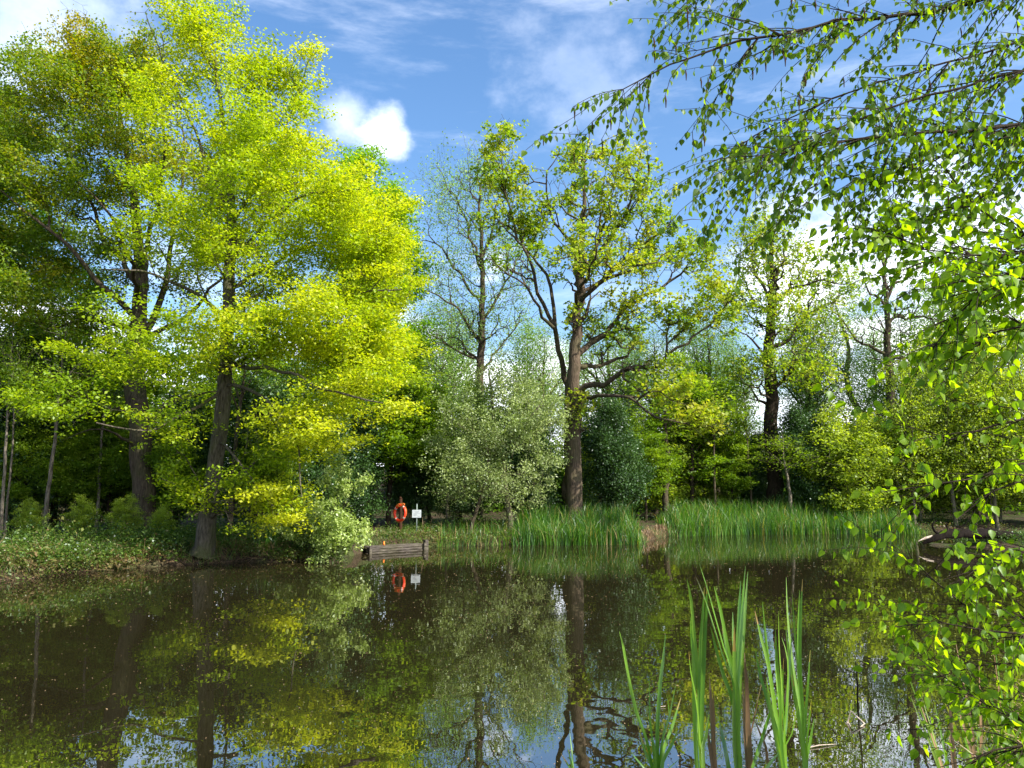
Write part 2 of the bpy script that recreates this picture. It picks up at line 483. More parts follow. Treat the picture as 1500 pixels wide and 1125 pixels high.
    for k in range(len(seeds)):
        pts, rr = ds[k]
        rr = rr.copy()
        if k:
            rr[0] = rr[1] if len(rr) > 1 else rr[0]
        parts = [sweep(pts, rr, trunk_sides if k == 0 else 7, lump if k == 0 else 0.03, r)]
        idx = e[own[e] == k]
        if len(idx):
            A, B = pos_a[par[idx]], pos_a[idx]
            ra = np.minimum(rad[par[idx]], rad[idx] * 1.25); rb = rad[idx]
            th = rb > 0.02
            parts.append(frusta(A[~th], B[~th], ra[~th], rb[~th], 3))
            parts.append(frusta(A[th], B[th], ra[th], rb[th], 6))
        V, Q = join(parts)
        mesh_np('trunk' if k == 0 else limb_name, V, Q, barkm if k == 0 or limbm is None else limbm, root, smooth=True)
    # leaves
    kk = np.round(leaf['k'] * TD).astype(int)
    rep = np.repeat(np.arange(N), kk)
    if len(rep):
        c = T[rep] + r.normal(0, 1, (len(rep), 3)) * np.array(leaf['spread'])
        V, Q = leaf_quads(c, leaf['size'], leaf.get('up', 1.0), leaf.get('aspect', 0.62), leaf.get('droop', 0.2), r)
        tone = np.clip(0.5 + TT[rep] + r.normal(0, 0.16, len(rep)), 0, 1)
        mesh_np('crown', V, Q, leafm, root, tone)
    return root


def seeds_px(Y, trunk, limbs, ground=True):
    """trunk: (u, v, dY, r); first point dropped on to the terrain."""
    out = []
    for k, line in enumerate([trunk] + limbs):
        pts = [P(a[0], a[1], Y + a[2]) for a in line]
        if k == 0 and ground:
            x, y = pts[0][0], pts[0][1]
            pts[0] = np.array([x, y, hz(x, y) - 0.12])
        out.append((pts, [a[3] for a in line]))
    return out


def blobs_px(Y, bl):
    out = []
    for b in bl:
        u, v, ru, rv, dY, rd = b[:6]
        s = (Y + dY) / F
        out.append((P(u, v, Y + dY), (ru * s, rd, rv * s), b[6] if len(b) > 6 else 1.0, b[7] if len(b) > 7 else 0.0))
    return out


def LB(*pts, r0=0.1, r1=0.02):
    n = len(pts)
    return [(p[0], p[1], p[2], r0 + (r1 - r0) * (i / (n - 1)) ** 0.8) for i, p in enumerate(pts)]


exec_trees = []
# ================================================================== hero trees
# --- big yellow-green beech on the water's edge
Y = float(G(297, 827)[1]) + 0.5
build_tree('beech_tree', 'tall bright yellow-green beech leaning over the water with a pale grey trunk at the edge', 'tree',
    seeds_px(Y, [(295, 828, 0, .46), (299, 800, 0, .34), (306, 740, 0, .28), (316, 670, 0, .26), (325, 590, 0, .25), (331, 520, 0, .235), (335, 440, 0, .22), (338, 350, 0, .17), (337, 260, 0, .12), (325, 160, 0, .07), (312, 60, 0, .035), (308, 8, 0, .012)],
        [LB((332, 512, 0), (380, 475, -.5), (450, 445, -1), (520, 430, -1.5), (590, 425, -2), r0=.10),
         LB((336, 430, 0), (400, 385, 1), (480, 355, 1.5), (565, 350, 2), r0=.09),
         LB((335, 470, 0), (290, 430, -1), (230, 405, -2), (150, 395, -3), r0=.09),
         LB((338, 330, 0), (390, 255, 0), (430, 155, 0), (470, 62, 0), r0=.07, r1=.01),
         LB((328, 560, 0), (380, 580, -1.5), (430, 640, -2.5), (440, 730, -3), r0=.07),
         LB((330, 535, 0), (410, 545, -2), (490, 575, -3.5), (560, 590, -4), r0=.08),
         LB((327, 575, 0), (280, 600, -2), (215, 635, -3.5), (140, 620, -4), r0=.07),
         LB((338, 310, 0), (290, 205, 0), (240, 90, 0), (213, 15, 0), r0=.07, r1=.01),
         LB((335, 455, 0), (365, 440, -3), (385, 420, -5.5), r0=.09),
         LB((336, 420, 0), (320, 390, 3), (300, 340, 5), r0=.09),
         LB((337, 380, 0), (440, 290, -2), (530, 280, -3), r0=.08),
         LB((320, 640, 0), (360, 690, -1.5), (400, 745, -2.5), r0=.05)]),
    blobs_px(Y, [(322, 70, 46, 68, 0, 2, .8, .05), (255, 55, 38, 50, 0, 2, .7, .05), (445, 110, 26, 70, 0, 1.4, .4, .1), (390, 115, 50, 75, 0, 2, .8, .1), (300, 190, 100, 70, 0, 4, .7, .05),
        (420, 265, 105, 80, 0, 4.5, 1.0, .12), (510, 345, 80, 90, -.5, 4, 1.3, .18), (560, 420, 40, 60, 0, 3, 1.1, .15), (380, 370, 110, 90, -1, 5, .75, 0), (230, 330, 80, 60, -2, 3, .45, -.1), (500, 490, 105, 75, -1, 4.5, 1.2, .2), (400, 480, 110, 70, -2.5, 3.5, .75, .1),
        (255, 490, 80, 40, -2.5, 3, .6, -.1), (440, 615, 55, 45, -2.5, 2.5, .9, .2), (540, 570, 65, 42, -2, 3, .9, .2), (458, 650, 26, 34, -2.2, 1.2, 1, .25), (402, 735, 42, 36, -1.5, 1.5, 1.4, .3), (395, 660, 36, 50, -1.5, 1.8, .6, .05), (250, 620, 40, 45, -3, 1.8, .6, -.12),
        (262, 720, 30, 42, -1.0, 1.2, .8, -.05), (345, 690, 22, 40, -1.2, 1, .5, 0), (120, 590, 60, 24, -3.5, 2.2, .7, -.2), (180, 530, 60, 36, -3, 2.5, .6, -.1)]),
    7200, dict(k=27, spread=(.22, .22, .09), size=.118, up=1.0), M['bark_grey'], M['beech'], clump=(.30, .30, .12), per=14, leafed=.92, spray=1.15, spup=.3, seed=21, lump=.09, wig=.06)

# --- brown-trunked spreading tree behind it
Y = 31.0
build_tree('oak_tree', 'broad darker green tree with a thick ridged brown trunk standing just behind the leaning beech', 'tree',
    seeds_px(Y, [(211, 792, 0, .56), (210, 745, 0, .44), (208, 680, 0, .42), (204, 610, 0, .42), (198, 560, 0, .40), (200, 500, 0, .34), (205, 440, 0, .28), (203, 370, 0, .22), (196, 280, 0, .15), (180, 190, 0, .09), (158, 80, 0, .03), (150, 30, 0, .01)],
        [LB((201, 500, 0), (240, 430, 1), (255, 330, 1.5), (270, 230, 2), (255, 120, 2), r0=.17),
         LB((203, 470, 0), (150, 420, -1), (100, 360, -2), (40, 310, -2.5), (-20, 270, -3), r0=.15),
         LB((207, 655, 0), (180, 642, -1), (150, 628, -2), (95, 645, -3), r0=.10, r1=.006),
         LB((206, 635, 0), (245, 595, .5), (290, 580, 1), (340, 570, 2), r0=.13),
         LB((204, 420, 0), (150, 340, 0), (110, 250, 0), (70, 160, 0), r0=.12),
         LB((203, 400, 0), (225, 320, -2), (240, 240, -3.5), (235, 170, -4), r0=.12),
         LB((203, 480, 0), (130, 470, 1), (60, 480, 2), (-20, 470, 3), r0=.12),
         LB((204, 450, 0), (190, 380, -3), (160, 310, -5), (120, 270, -6), r0=.12),
         LB((203, 440, 0), (215, 400, 3), (200, 320, 5), (170, 260, 6), r0=.12),
         LB((202, 500, 0), (270, 460, -1), (330, 400, -1), (370, 340, 0), r0=.12)]),
    blobs_px(Y, [(150, 75, 70, 42, 0, 3.5, 1.2, .28), (95, 120, 70, 55, 0, 3.5, 1.1, .15), (215, 110, 70, 60, 0, 3.5, 1.1, .2), (30, 150, 55, 50, 0, 3, 1, -.1), (0, 230, 70, 90, 0, 4.5, 1.1, -.1), (140, 190, 120, 70, 0, 5, .9, .0),
        (90, 290, 110, 80, 0, 5, .8, -.1), (230, 260, 110, 90, 1, 5, .6, .0), (20, 370, 80, 70, 0, 4, .8, -.1), (60, 450, 90, 60, 0, 4.5, .9, -.1), (170, 400, 120, 90, 0, 5, .42, -.1), (330, 300, 90, 100, 2, 4, .8, .1), (-50, 330, 70, 120, 0, 4, .8, -.1), (90, 560, 90, 50, 0, 3, .7, -.1)]),
    6200, dict(k=27, spread=(.22, .22, .13), size=.13, up=.8), M['bark_brown'], M['maple'], clump=(.34, .34, .2), per=16, spray=.9, spup=.3, seed=5, lump=.07, wig=.09)

# --- tree cut by the picture's edge
Y = 34.0
build_tree('oak_tree', 'mid-green tree at the picture edge past the broad brown-trunked tree, its trunk out of view', 'tree',
    seeds_px(Y, [(-75, 795, 0, .5), (-72, 650, 0, .42), (-70, 500, 0, .36), (-60, 380, 0, .26), (-45, 250, 0, .14), (-30, 120, 0, .03)],
        [LB((-70, 480, 0), (-20, 420, -1), (40, 380, -1), r0=.15), LB((-68, 460, 0), (-120, 380, 0), (-150, 300, 0), r0=.15), LB((-62, 390, 0), (-20, 300, 0), (10, 220, 0), r0=.12), LB((-71, 560, 0), (-20, 520, 0), (40, 510, 0), r0=.12)]),
    blobs_px(Y, [(-20, 170, 60, 60, 0, 4, 1, .1), (-10, 280, 70, 70, 0, 4, 1, 0), (20, 370, 80, 60, 0, 4, 1, -.05), (-100, 320, 70, 100, 0, 4, .8, 0), (30, 480, 90, 60, 0, 4, 1, -.1), (90, 420, 60, 50, 2, 3, .8, -.1), (10, 570, 80, 50, 0, 3, .9, -.1)]),
    2600, dict(k=28, spread=(.25, .25, .14), size=.15, up=.9), M['bark_brown'], M['green'], clump=(.36, .36, .2), per=15, spray=.8, seed=9)

# --- fresh green oak peeping over the beech
Y = 40.0
build_tree('oak_tree', 'fresh green rounded treetop showing above the yellow beech beside the small white cloud', 'tree',
    seeds_px(Y, [(535, 780, 0, .4), (533, 650, 0, .34), (530, 500, 0, .28), (532, 400, 0, .2), (538, 300, 0, .1), (540, 240, 0, .02)],
        [LB((531, 450, 0), (570, 380, 0), (590, 320, 0), r0=.12), LB((531, 470, 0), (500, 380, 0), (485, 310, 0), r0=.12), LB((531, 500, 0), (590, 450, -1), (610, 400, -1), r0=.1)]),
    blobs_px(Y, [(530, 262, 38, 36, 0, 2.5, 1.1, .1), (575, 300, 30, 30, 0, 2.2, 1, .15), (505, 300, 45, 45, 0, 3, 1, 0), (555, 345, 60, 40, 0, 3, 1, -.05), (590, 390, 28, 60, 0, 2.4, .8, -.1), (530, 420, 70, 60, 0, 3.5, .8, -.1), (580, 500, 40, 60, 0, 3, .8, -.1), (545, 560, 60, 50, 0, 3, .8, -.1)]),
    2200, dict(k=26, spread=(.25, .25, .15), size=.17, up=.9), M['bark_brown'], M['green'], clump=(.34, .34, .25), per=14, spray=.7, seed=8)

# --- bare grey tree with fine twigs
Y = 47.0
build_tree('ash_tree', 'nearly bare fine-twigged tree with pale buds between the yellow beech and tall oak', 'tree',
    seeds_px(Y, [(700, 752, 0, .34), (702, 650, 0, .28), (703, 560, 0, .25), (705, 480, 0, .21), (707, 420, 0, .16), (705, 330, 0, .1), (700, 250, 0, .03), (698, 222, 0, .01)],
        [LB((703, 500, 0), (670, 455, -.5), (640, 435, -1), (608, 418, -1), r0=.11), LB((705, 440, 0), (665, 390, 0), (640, 360, 0), (617, 350, 0), r0=.10), LB((706, 405, 0), (685, 330, 1), (660, 280, 1), (636, 240, 1), r0=.1),
         LB((704, 470, 0), (735, 425, 0), (755, 390, 0), (775, 350, 0), r0=.1), LB((706, 375, 0), (725, 310, -1), (735, 260, -1), (725, 225, -1), r0=.08), LB((703, 530, 0), (660, 510, 0), (630, 490, 0), (605, 478, 0), r0=.08),
         LB((703, 545, 0), (740, 500, 1), (770, 450, 1), r0=.09)]),
    blobs_px(Y, [(690, 262, 58, 50, 0, 4, 1, 0), (645, 300, 36, 60, 0, 3, 1, 0), (700, 350, 80, 60, 0, 4, .9, 0), (650, 400, 45, 50, 0, 3, .9, 0), (750, 390, 50, 60, 0, 4, 1, .1), (650, 480, 50, 45, 0, 3, 1, .05), (720, 460, 80, 50, 0, 4, .9, .1)]),
    3000, dict(k=6, spread=(.25, .25, .22), size=.13, up=.6), M['bark_brown'], M['pale'], clump=(.6, .6, .5), per=8, seed=31, wig=.14, rtip=.012, leafed=.8)

# --- tall oak in the middle
Y = 38.5
build_tree('oak_tree', 'tall sparse-leaved oak with a straight pinkish-brown trunk rising out of the middle of the reeds', 'tree',
    seeds_px(Y, [(846, 765, 0, .46), (844, 740, 0, .41), (843, 690, 0, .39), (842, 640, 0, .37), (842, 580, 0, .34), (843, 520, 0, .29), (846, 460, 0, .24), (850, 400, 0, .21), (853, 340, 0, .15), (856, 290, 0, .10), (860, 230, 0, .06), (862, 192, 0, .015)],
        [LB((832, 735, .8), (831, 640, .9), (828, 540, .8), (820, 500, .6), (802, 460, .4), (786, 415, .2), (766, 360, 0), (745, 300, 0), (735, 240, 0), (735, 195, 0), r0=.20, r1=.02),
         LB((843, 572, 0), (886, 562, -1), (921, 541, -1.5), (961, 528, -2), (1003, 502, -2.5), (1040, 475, -2.5), (1078, 436, -3), r0=.17, r1=.02),
         LB((844, 585, 0), (880, 578, -2), (921, 583, -3), (952, 601, -3.5), (1000, 620, -4), (1035, 630, -4), r0=.11),
         LB((844, 520, 0), (889, 486, 1), (930, 442, 1.5), (980, 413, 2), (1006, 394, 2), (1024, 375, 2), r0=.17),
         LB((847, 445, 0), (869, 424, -1), (909, 400, -2), (950, 388, -3), (985, 360, -3), r0=.13),
         LB((850, 400, 0), (880, 345, 1), (889, 295, 1.5), (905, 235, 2), r0=.12),
         LB((822, 505, .6), (798, 460, -1), (770, 415, -2), (720, 380, -2.5), r0=.12),
         LB((812, 478, .4), (801, 400, 1), (770, 368, 1.5), (752, 315, 2), (715, 275, 2), r0=.11),
         LB((851, 385, 0), (815, 325, 0), (800, 270, 0), (812, 225, 0), r0=.1),
         LB((849, 410, 0), (905, 330, -1), (930, 270, -2), (935, 225, -2), r0=.11),
         LB((844, 540, 0), (890, 530, 2), (916, 521, 3), (950, 480, 4), r0=.15),
         LB((847, 450, 0), (855, 420, -3), (870, 380, -5), (880, 330, -6), r0=.13),
         LB((848, 430, 0), (840, 390, 3), (850, 340, 5), r0=.13),
         LB((847, 430, 0), (940, 360, 0), (985, 330, 0), (1030, 320, 0), r0=.11, r1=.01)], ),
    blobs_px(Y, [(735, 210, 26, 28, 0, 1.6, 1.6, .1), (752, 262, 42, 34, 0, 2, 1.5, .12), (708, 262, 26, 28, 2, 1.6, 1.3, .05), (783, 318, 34, 36, 0, 2, 1.5, .08), (725, 330, 40, 30, 0, 2, .7, 0), (770, 385, 60, 28, -1.5, 2, 1.1, -.2),
        (848, 222, 36, 28, 0, 2, 1, .1), (905, 232, 40, 32, 1, 2.5, 1, .1), (935, 265, 28, 35, -2, 2, .7, .1), (850, 290, 55, 45, 0, 3.5, .8, .1), (905, 315, 55, 45, 0, 3.5, .8, .12), (865, 385, 70, 45, -2, 4, 1, .2), (955, 365, 55, 45, 0, 3.5, 1, .15),
        (1010, 375, 40, 38, 1, 2.5, .9, .15), (1045, 430, 36, 36, -2, 2.5, 1, .1), (1070, 455, 28, 40, -3, 2, .9, .1), (1050, 380, 34, 34, 0, 2, .8, .1), (960, 300, 34, 40, 0, 2.5, .8, .1), (1000, 465, 50, 34, -2, 3, .9, .1), (930, 445, 50, 40, 1, 3, .8, .1), (905, 500, 50, 30, 2, 3, .7, .05), (850, 470, 45, 40, 0, 3, .5, .1),
        (1035, 610, 36, 30, -4, 1.6, 1.8, .35), (985, 575, 45, 24, -3, 2, 1, .2), (850, 590, 28, 34, -.6, .8, 1.2, .2), (940, 545, 45, 25, -2, 2, .8, .1)]),
    5200, dict(k=9, spread=(.13, .13, .10), size=.185, up=.7, aspect=.75), M['bark_oak'], M['oak'], clump=(.26, .26, .2), per=9, spray=.6, spup=.3, seed=77, limbm=M['bark_brown'], wig=.15, rtip=.016, leafed=.6, lump=.06)

# --- second oak further along
Y = 51.0
build_tree('oak_tree', 'smaller crooked-limbed oak whose dark trunk stands in the dark holly behind the long reed bed', 'tree',
    seeds_px(Y, [(1136, 748, 0, .58), (1134, 700, 0, .5), (1131, 640, 0, .46), (1131, 575, 0, .41), (1125, 523, 0, .36), (1128, 490, 0, .33), (1130, 445, 0, .28), (1133, 400, 0, .2), (1128, 345, 0, .1), (1122, 312, 0, .02)],
        [LB((1131, 445, 0), (1153, 427, 0), (1180, 418, -1), (1213, 412, -1.5), (1245, 415, -2), r0=.16), LB((1129, 512, 0), (1160, 485, 0), (1195, 457, 1), (1228, 433, 1), (1252, 420, 1), r0=.17),
         LB((1129, 450, 0), (1110, 410, 0), (1101, 372, 0), (1095, 335, 0), r0=.14), LB((1129, 460, 0), (1100, 440, 1), (1085, 395, 1), (1080, 370, 1), r0=.11), LB((1133, 420, 0), (1147, 375, 0), (1152, 330, 0), r0=.13),
         LB((1131, 572, 0), (1150, 552, -1), (1168, 530, -2), (1190, 500, -2), r0=.16), LB((1126, 525, 0), (1110, 508, -1), (1095, 490, -1), (1070, 480, -1), r0=.12), LB((1131, 585, 0), (1110, 570, -2), (1085, 560, -3), r0=.1),
         LB((1130, 440, 0), (1140, 410, -4), (1150, 380, -6), r0=.13), LB((1130, 440, 0), (1125, 410, 4), (1120, 370, 6), r0=.13)]),
    blobs_px(Y, [(1125, 335, 42, 26, 0, 3, 1.3, .1), (1100, 375, 30, 42, 0, 3, 1, .05), (1152, 370, 36, 40, 0, 3, 1, .1), (1195, 400, 50, 40, 0, 3, .9, .05), (1235, 430, 28, 34, 0, 3, .8, .05), (1092, 440, 34, 40, 0, 3, .8, 0), (1140, 455, 50, 40, -2, 4, 1, .05),
        (1195, 480, 45, 40, 0, 4, .9, 0), (1130, 540, 55, 40, -2, 3, 1, 0), (1185, 545, 40, 30, -2, 3, 1, .05), (1085, 540, 30, 50, 0, 3, .7, 0)]),
    2700, dict(k=8, spread=(.17, .17, .12), size=.2, up=.7, aspect=.7), M['bark_dark'], M['oak'], clump=(.6, .6, .45), per=8, seed=41, limbm=M['bark_brown'], wig=.18, rtip=.015, leafed=.66)

# --- bare spreading tree and leaning thin one beyond
Y = 54.0
build_tree('ash_tree', 'nearly bare tree with long crooked level limbs against the white cloud', 'tree',
    seeds_px(Y, [(1312, 745, 0, .38), (1308, 640, 0, .32), (1304, 560, 0, .28), (1301, 510, 0, .24), (1297, 440, 0, .17), (1292, 360, 0, .08), (1288, 310, 0, .02)],
        [LB((1302, 520, 0), (1290, 514, 0), (1261, 502, 0), (1246, 481, 0), (1228, 462, 0), (1200, 455, 0), r0=.15), LB((1302, 525, 0), (1325, 525, 0), (1350, 535, 0), r0=.1), LB((1299, 470, 0), (1330, 462, 0), (1370, 470, 0), (1400, 485, 0), r0=.13),
         LB((1297, 440, 0), (1330, 400, 0), (1370, 380, 0), (1420, 330, 0), r0=.12), LB((1297, 450, 0), (1270, 420, 0), (1255, 380, 0), r0=.11), LB((1294, 390, 0), (1310, 350, 1), (1340, 310, 1), r0=.09)]),
    blobs_px(Y, [(1280, 360, 50, 50, 0, 4, 1, 0), (1330, 330, 60, 50, 0, 4, 1, 0), (1250, 430, 45, 50, 0, 4, 1, 0), (1340, 420, 60, 50, 0, 4, 1, 0), (1400, 380, 60, 70, 0, 4, 1, 0), (1260, 490, 50, 30, 0, 4, 1, 0)]),
    2400, dict(k=4, spread=(.3, .3, .24), size=.14, up=.6), M['bark_brown'], M['pale'], clump=(.7, .7, .5), per=6, seed=12, wig=.2, rtip=.0105, leafed=.7)
Y = 58.0
build_tree('birch_tree', 'thin pale-green tree with a bent leaning trunk against the bright cloud', 'tree',
    seeds_px(Y, [(1300, 745, 0, .3), (1288, 680, 0, .27), (1268, 620, 0, .24), (1248, 582, 0, .21), (1240, 550, 0, .18), (1243, 515, 0, .14), (1235, 480, 0, .09), (1222, 440, 0, .03)],
        [LB((1262, 610, 0), (1280, 580, 0), (1300, 560, 0), r0=.08), LB((1241, 550, 0), (1215, 520, 0), (1200, 490, 0), r0=.08)]),
    blobs_px(Y, [(1230, 470, 50, 45, 0, 3, 1, 0), (1255, 530, 45, 45, 0, 3, 1, -.1), (1205, 520, 35, 45, 0, 3, 1, -.1), (1230, 590, 50, 35, 0, 3, .8, -.1)]),
    700, dict(k=24, spread=(.4, .4, .35), size=.12, up=.6), M['bark_alder'], M['pale'], clump=(.6, .6, .6), per=8, seed=14, wig=.1, rtip=.008)

# --- grey-green sallow bush-tree
Y = 37.5
build_tree('sallow_tree', 'grey-green sallow with small pale leaves and slanting olive stems beside the oak trunk', 'tree',
    seeds_px(Y, [(748, 775, 0, .17), (744, 735, 0, .14), (735, 680, 0, .13), (728, 640, 0, .11), (722, 600, 0, .08), (718, 555, 0, .04), (716, 528, 0, .01)],
        [LB((735, 680, 0), (760, 640, -1), (785, 600, -1.5), (800, 575, -1.5), r0=.06), LB((732, 670, 0), (700, 640, -.5), (670, 620, -1), r0=.06), LB((728, 640, 0), (750, 590, 1), (765, 555, 1), r0=.06), LB((740, 710, 0), (700, 690, 1), (660, 680, 1), r0=.06), LB((738, 700, 0), (775, 690, 0), (810, 670, -.5), r0=.05)]),
    blobs_px(Y, [(720, 560, 42, 36, 0, 1.6, 1, 0), (765, 580, 42, 40, 0, 1.8, 1, .05), (690, 610, 48, 45, 0, 2, 1, 0), (745, 640, 75, 55, -.5, 2.4, 1.1, .08), (790, 625, 38, 45, -1, 1.8, 1.1, .15), (670, 680, 50, 50, 0, 2, .9, -.05), (735, 705, 70, 45, 0, 2, .8, 0), (800, 690, 32, 30, 0, 1.5, .6, 0)]),
    1700, dict(k=24, spread=(.15, .15, .13), size=.115, up=.4, aspect=.5), M['bark_alder'], M['sallow'], clump=(.22, .22, .22), per=10, spray=.85, spup=.55, leafed=.85, seed=51, wig=.08)
# --- pale willow bush hanging over the water
Y = float(G(490, 822)[1]) - 0.2
build_tree('willow_bush', 'pale silvery-green willow bush hanging over the water beside the old timber edging', 'bush',
    seeds_px(Y, [(478, 815, .8, .08), (482, 790, .5, .06), (488, 760, .3, .05), (495, 720, .2, .03), (500, 680, .2, .01)],
        [LB((482, 790, .5), (505, 770, -.2), (530, 768, -.6), r0=.03, r1=.008), LB((480, 800, .6), (455, 775, 0), (440, 750, 0), r0=.03, r1=.008), LB((484, 785, .4), (515, 720, .2), (530, 705, .2), r0=.03, r1=.006), LB((481, 800, .6), (500, 800, -.8), (530, 800, -1.2), r0=.03, r1=.006),
         LB((486, 760, .3), (478, 710, .2), (470, 670, .2), r0=.02, r1=.005)]),
    blobs_px(Y, [(500, 705, 28, 26, .2, .8, 1, .1), (478, 745, 32, 28, .2, 1, 1, .05), (528, 712, 12, 14, .2, .4, .9, .1), (500, 780, 40, 30, -.4, 1.1, 1.3, .15), (450, 780, 32, 26, 0, 1, .9, -.05), (525, 785, 18, 24, -.7, .7, 1.2, .2), (490, 812, 38, 14, -.6, .8, .8, .0), (478, 672, 8, 22, .2, .3, .5, .1), (498, 668, 8, 20, .2, .3, .5, .1)]),
    1100, dict(k=13, spread=(.075, .075, .075), size=.115, up=.5, aspect=.5), M['bark_alder'], M['willow'], clump=(.08, .08, .08), per=8, spray=.32, spup=.5, seed=61, wig=.03, step=.25, rtip=.003)

# --- small stem leaning in the sparse reeds
Y = 36.3
build_tree('sallow_tree', 'small dark leaning sallow stem rising from the thin reeds near the white sign', 'tree',
    seeds_px(Y, [(688, 796, 0, .11), (692, 765, 0, .09), (702, 735, 0, .07), (712, 700, 0, .04), (716, 660, 0, .012)], [LB((700, 740, 0), (680, 715, 0), (665, 690, 0), r0=.03, r1=.006), LB((706, 720, 0), (735, 700, -.5), (760, 690, -.8), r0=.03, r1=.006)]),
    blobs_px(Y, [(690, 690, 40, 30, 0, 1.2, 1, 0), (730, 700, 36, 26, -.4, 1, 1, .1), (660, 715, 28, 24, 0, 1, 1, -.05), (712, 650, 30, 26, 0, 1, 1, 0)]),
    420, dict(k=22, spread=(.2, .2, .16), size=.085, up=.5, aspect=.5), M['bark_brown'], M['sallow'], clump=(.3, .3, .25), per=8, seed=63, wig=.03, step=.3)


# ================================================================== woodland prototypes (metres, base at origin), placed many times
def local_tree(name, label, cat, h, cw, lean, blobs, n, leaf, bark, lf, seed, r0=.12, limbs=4, lz=(.3, .65), **kw):
    kw0 = dict(lz=lz)
    r = np.random.default_rng(seed * 7 + 1)
    tr = [(0, 0, -.12), (lean * .2, 0.03, h * .2), (lean * .5, .05, h * .45), (lean * .8, -.05, h * .7), (lean, 0, h * .97)]
    sd = [(tr, [r0 * 1.35, r0, r0 * .8, r0 * .5, .01])]
    for i in range(limbs):
        z0 = h * r.uniform(*kw0.get('lz', (.3, .65))); a = r.uniform(0, 6.28) + i * 2.4; L = cw * r.uniform(.6, .95)
        x0 = lean * z0 / h
        sd.append(([(x0, 0, z0), (x0 + L * .5 * math.cos(a), L * .5 * math.sin(a), z0 + h * .12), (x0 + L * math.cos(a), L * math.sin(a), z0 + h * .2)], [r0 * .4, r0 * .28, .01]))
    return build_tree(name, label, cat, sd, blobs, n, leaf, bark, lf, seed=seed, step=.4, trunk_sides=8, **kw)


def place(root, u, Y, rz, sc, label, first):
    x = (u - 750) / F * Y * 1.0
    d = ray(u, 700); x = d[0] * Y / d[1]
    loc = (x, Y, hz(x, Y))
    if first:
        root.location = loc; root.rotation_euler = (0, 0, rz); root.scale = (sc, sc, sc) if not hasattr(sc, '__len__') else sc
        root['label'] = label
        return root
    return copy_thing(root, loc, rz, sc, label)


# holly: dark, dense, to the ground
ho = local_tree('holly_tree', 'x', 'tree', 6.2, 1.6, .2,
    [((0, 0, 1.6), (1.5, 1.5, 1.3), 1, 0), ((.1, 0, 3.2), (1.6, 1.6, 1.4), 1, 0), ((.2, 0, 4.9), (1.0, 1.0, 1.3), 1, .05), ((-.6, .5, 2.6), (1.3, 1.3, 1.3), 1, -.05)],
    1200, dict(k=60, spread=(.17, .17, .17), size=.098, up=.5, aspect=.6), M['bark_dark'], M['holly'], 101, r0=.1, clump=(.24, .24, .24), spray=.4, per=9)
HOLLY = [(18, 32.5, 0, 1.35, 'black-green holly filling the shade beyond the far end of the bank'), (82, 33.5, 1.3, 1.25, 'glossy dark holly behind the slim pale stem on the bank'),
    (140, 34.5, 2.4, 1.05, 'dark holly filling the gap before the thick brown trunk'), (262, 34.0, 3.5, 1.0, 'dark holly seen between the brown trunk and the leaning grey trunk'),
    (375, 33.5, 4.4, 1.1, 'dark holly under the drooping yellow beech sprays'), (440, 35.5, 5.2, 1.2, 'black-green holly behind the silvery willow bush'), (520, 38.0, .7, 1.0, 'dark holly behind the top of the silvery willow bush'),
    (775, 42.0, 1.8, 1.02, 'dark glossy holly beside the oak trunk, on its sallow side'), (890, 43.0, 2.9, 1.15, 'dark glossy holly beside the oak trunk, on the side away from the sallow'),
    (1180, 49.0, 3.9, 1.15, 'shiny dark holly glinting with highlights beside the second oak'), (1110, 52.5, .3, .95, 'dark holly around the foot of the second oak'), (-60, 33, 2, 1.4, 'dark holly beyond the end of the bank, mostly outside the picture'),
    (610, 40.5, 5.9, .8, 'low dark holly behind the orange lifebuoy and white sign'), (675, 42, 4.1, .85, 'low dark holly behind the small leaning sallow stem')]
for i, a in enumerate(HOLLY): place(ho, *a, i == 0)

# understorey saplings, mid green
un = local_tree('understorey_tree', 'x', 'tree', 7.6, 2.3, .5,
    [((.2, 0, 2.8), (1.9, 1.9, 1.2), .8, -.05), ((.3, 0, 4.4), (2.3, 2.3, 1.3), 1, 0), ((.4, 0, 6.2), (1.7, 1.7, 1.5), 1, .1), ((-.8, .6, 3.6), (1.6, 1.6, 1.2), 1, 0)],
    1000, dict(k=26, spread=(.2, .2, .08), size=.15, up=1.1), M['bark_dark'], M['under'], 102, r0=.09, clump=(.3, .3, .14), spray=.7, per=9)
UNDER = [(30, 31.5, .4, .62, 'low leafy sapling between the thin stems at the far end of the bank'), (112, 32.0, 1.7, .6, 'low leafy sapling between two slim stems on the bank'), (165, 33.0, 3.0, .7, 'low leafy sapling beside the thick brown trunk'), (255, 31.5, 4.2, .55, 'low leafy sapling between the brown and the grey trunks'), (385, 32.0, 5.1, .6, 'low leafy sapling in the shade under the drooping bright sprays'), (300, 36.5, 0, 1.1, 'shaded green sapling behind the leaning beech trunk'), (570, 39.5, 1.1, 1.25, 'mid green understorey tree spreading above the lifebuoy'), (630, 41.0, 2.3, .95, 'mid green understorey tree spreading above the white sign'),
    (505, 40.0, 3.3, 1.2, 'dark green understorey tree between the beech and the lifebuoy tree'), (945, 47.0, 4.1, .8, 'green understorey tree beyond the gap in the reeds'), (1010, 50.0, 5.0, 1.35, 'green understorey tree behind the drooping bright oak sprays'),
    (1070, 50.0, .5, .8, 'green understorey tree between the oak sprays and the second oak'), (60, 38.0, 1.9, 1.25, 'green sapling rising over the hollies beyond the bank'), (175, 37.0, 2.6, 1.2, 'green sapling behind the thick brown trunk'), (420, 39.0, 4.7, 1.15, 'green sapling deep behind the yellow beech'), (700, 44, 5.5, 1.0, 'green sapling behind the grey-green sallow')]
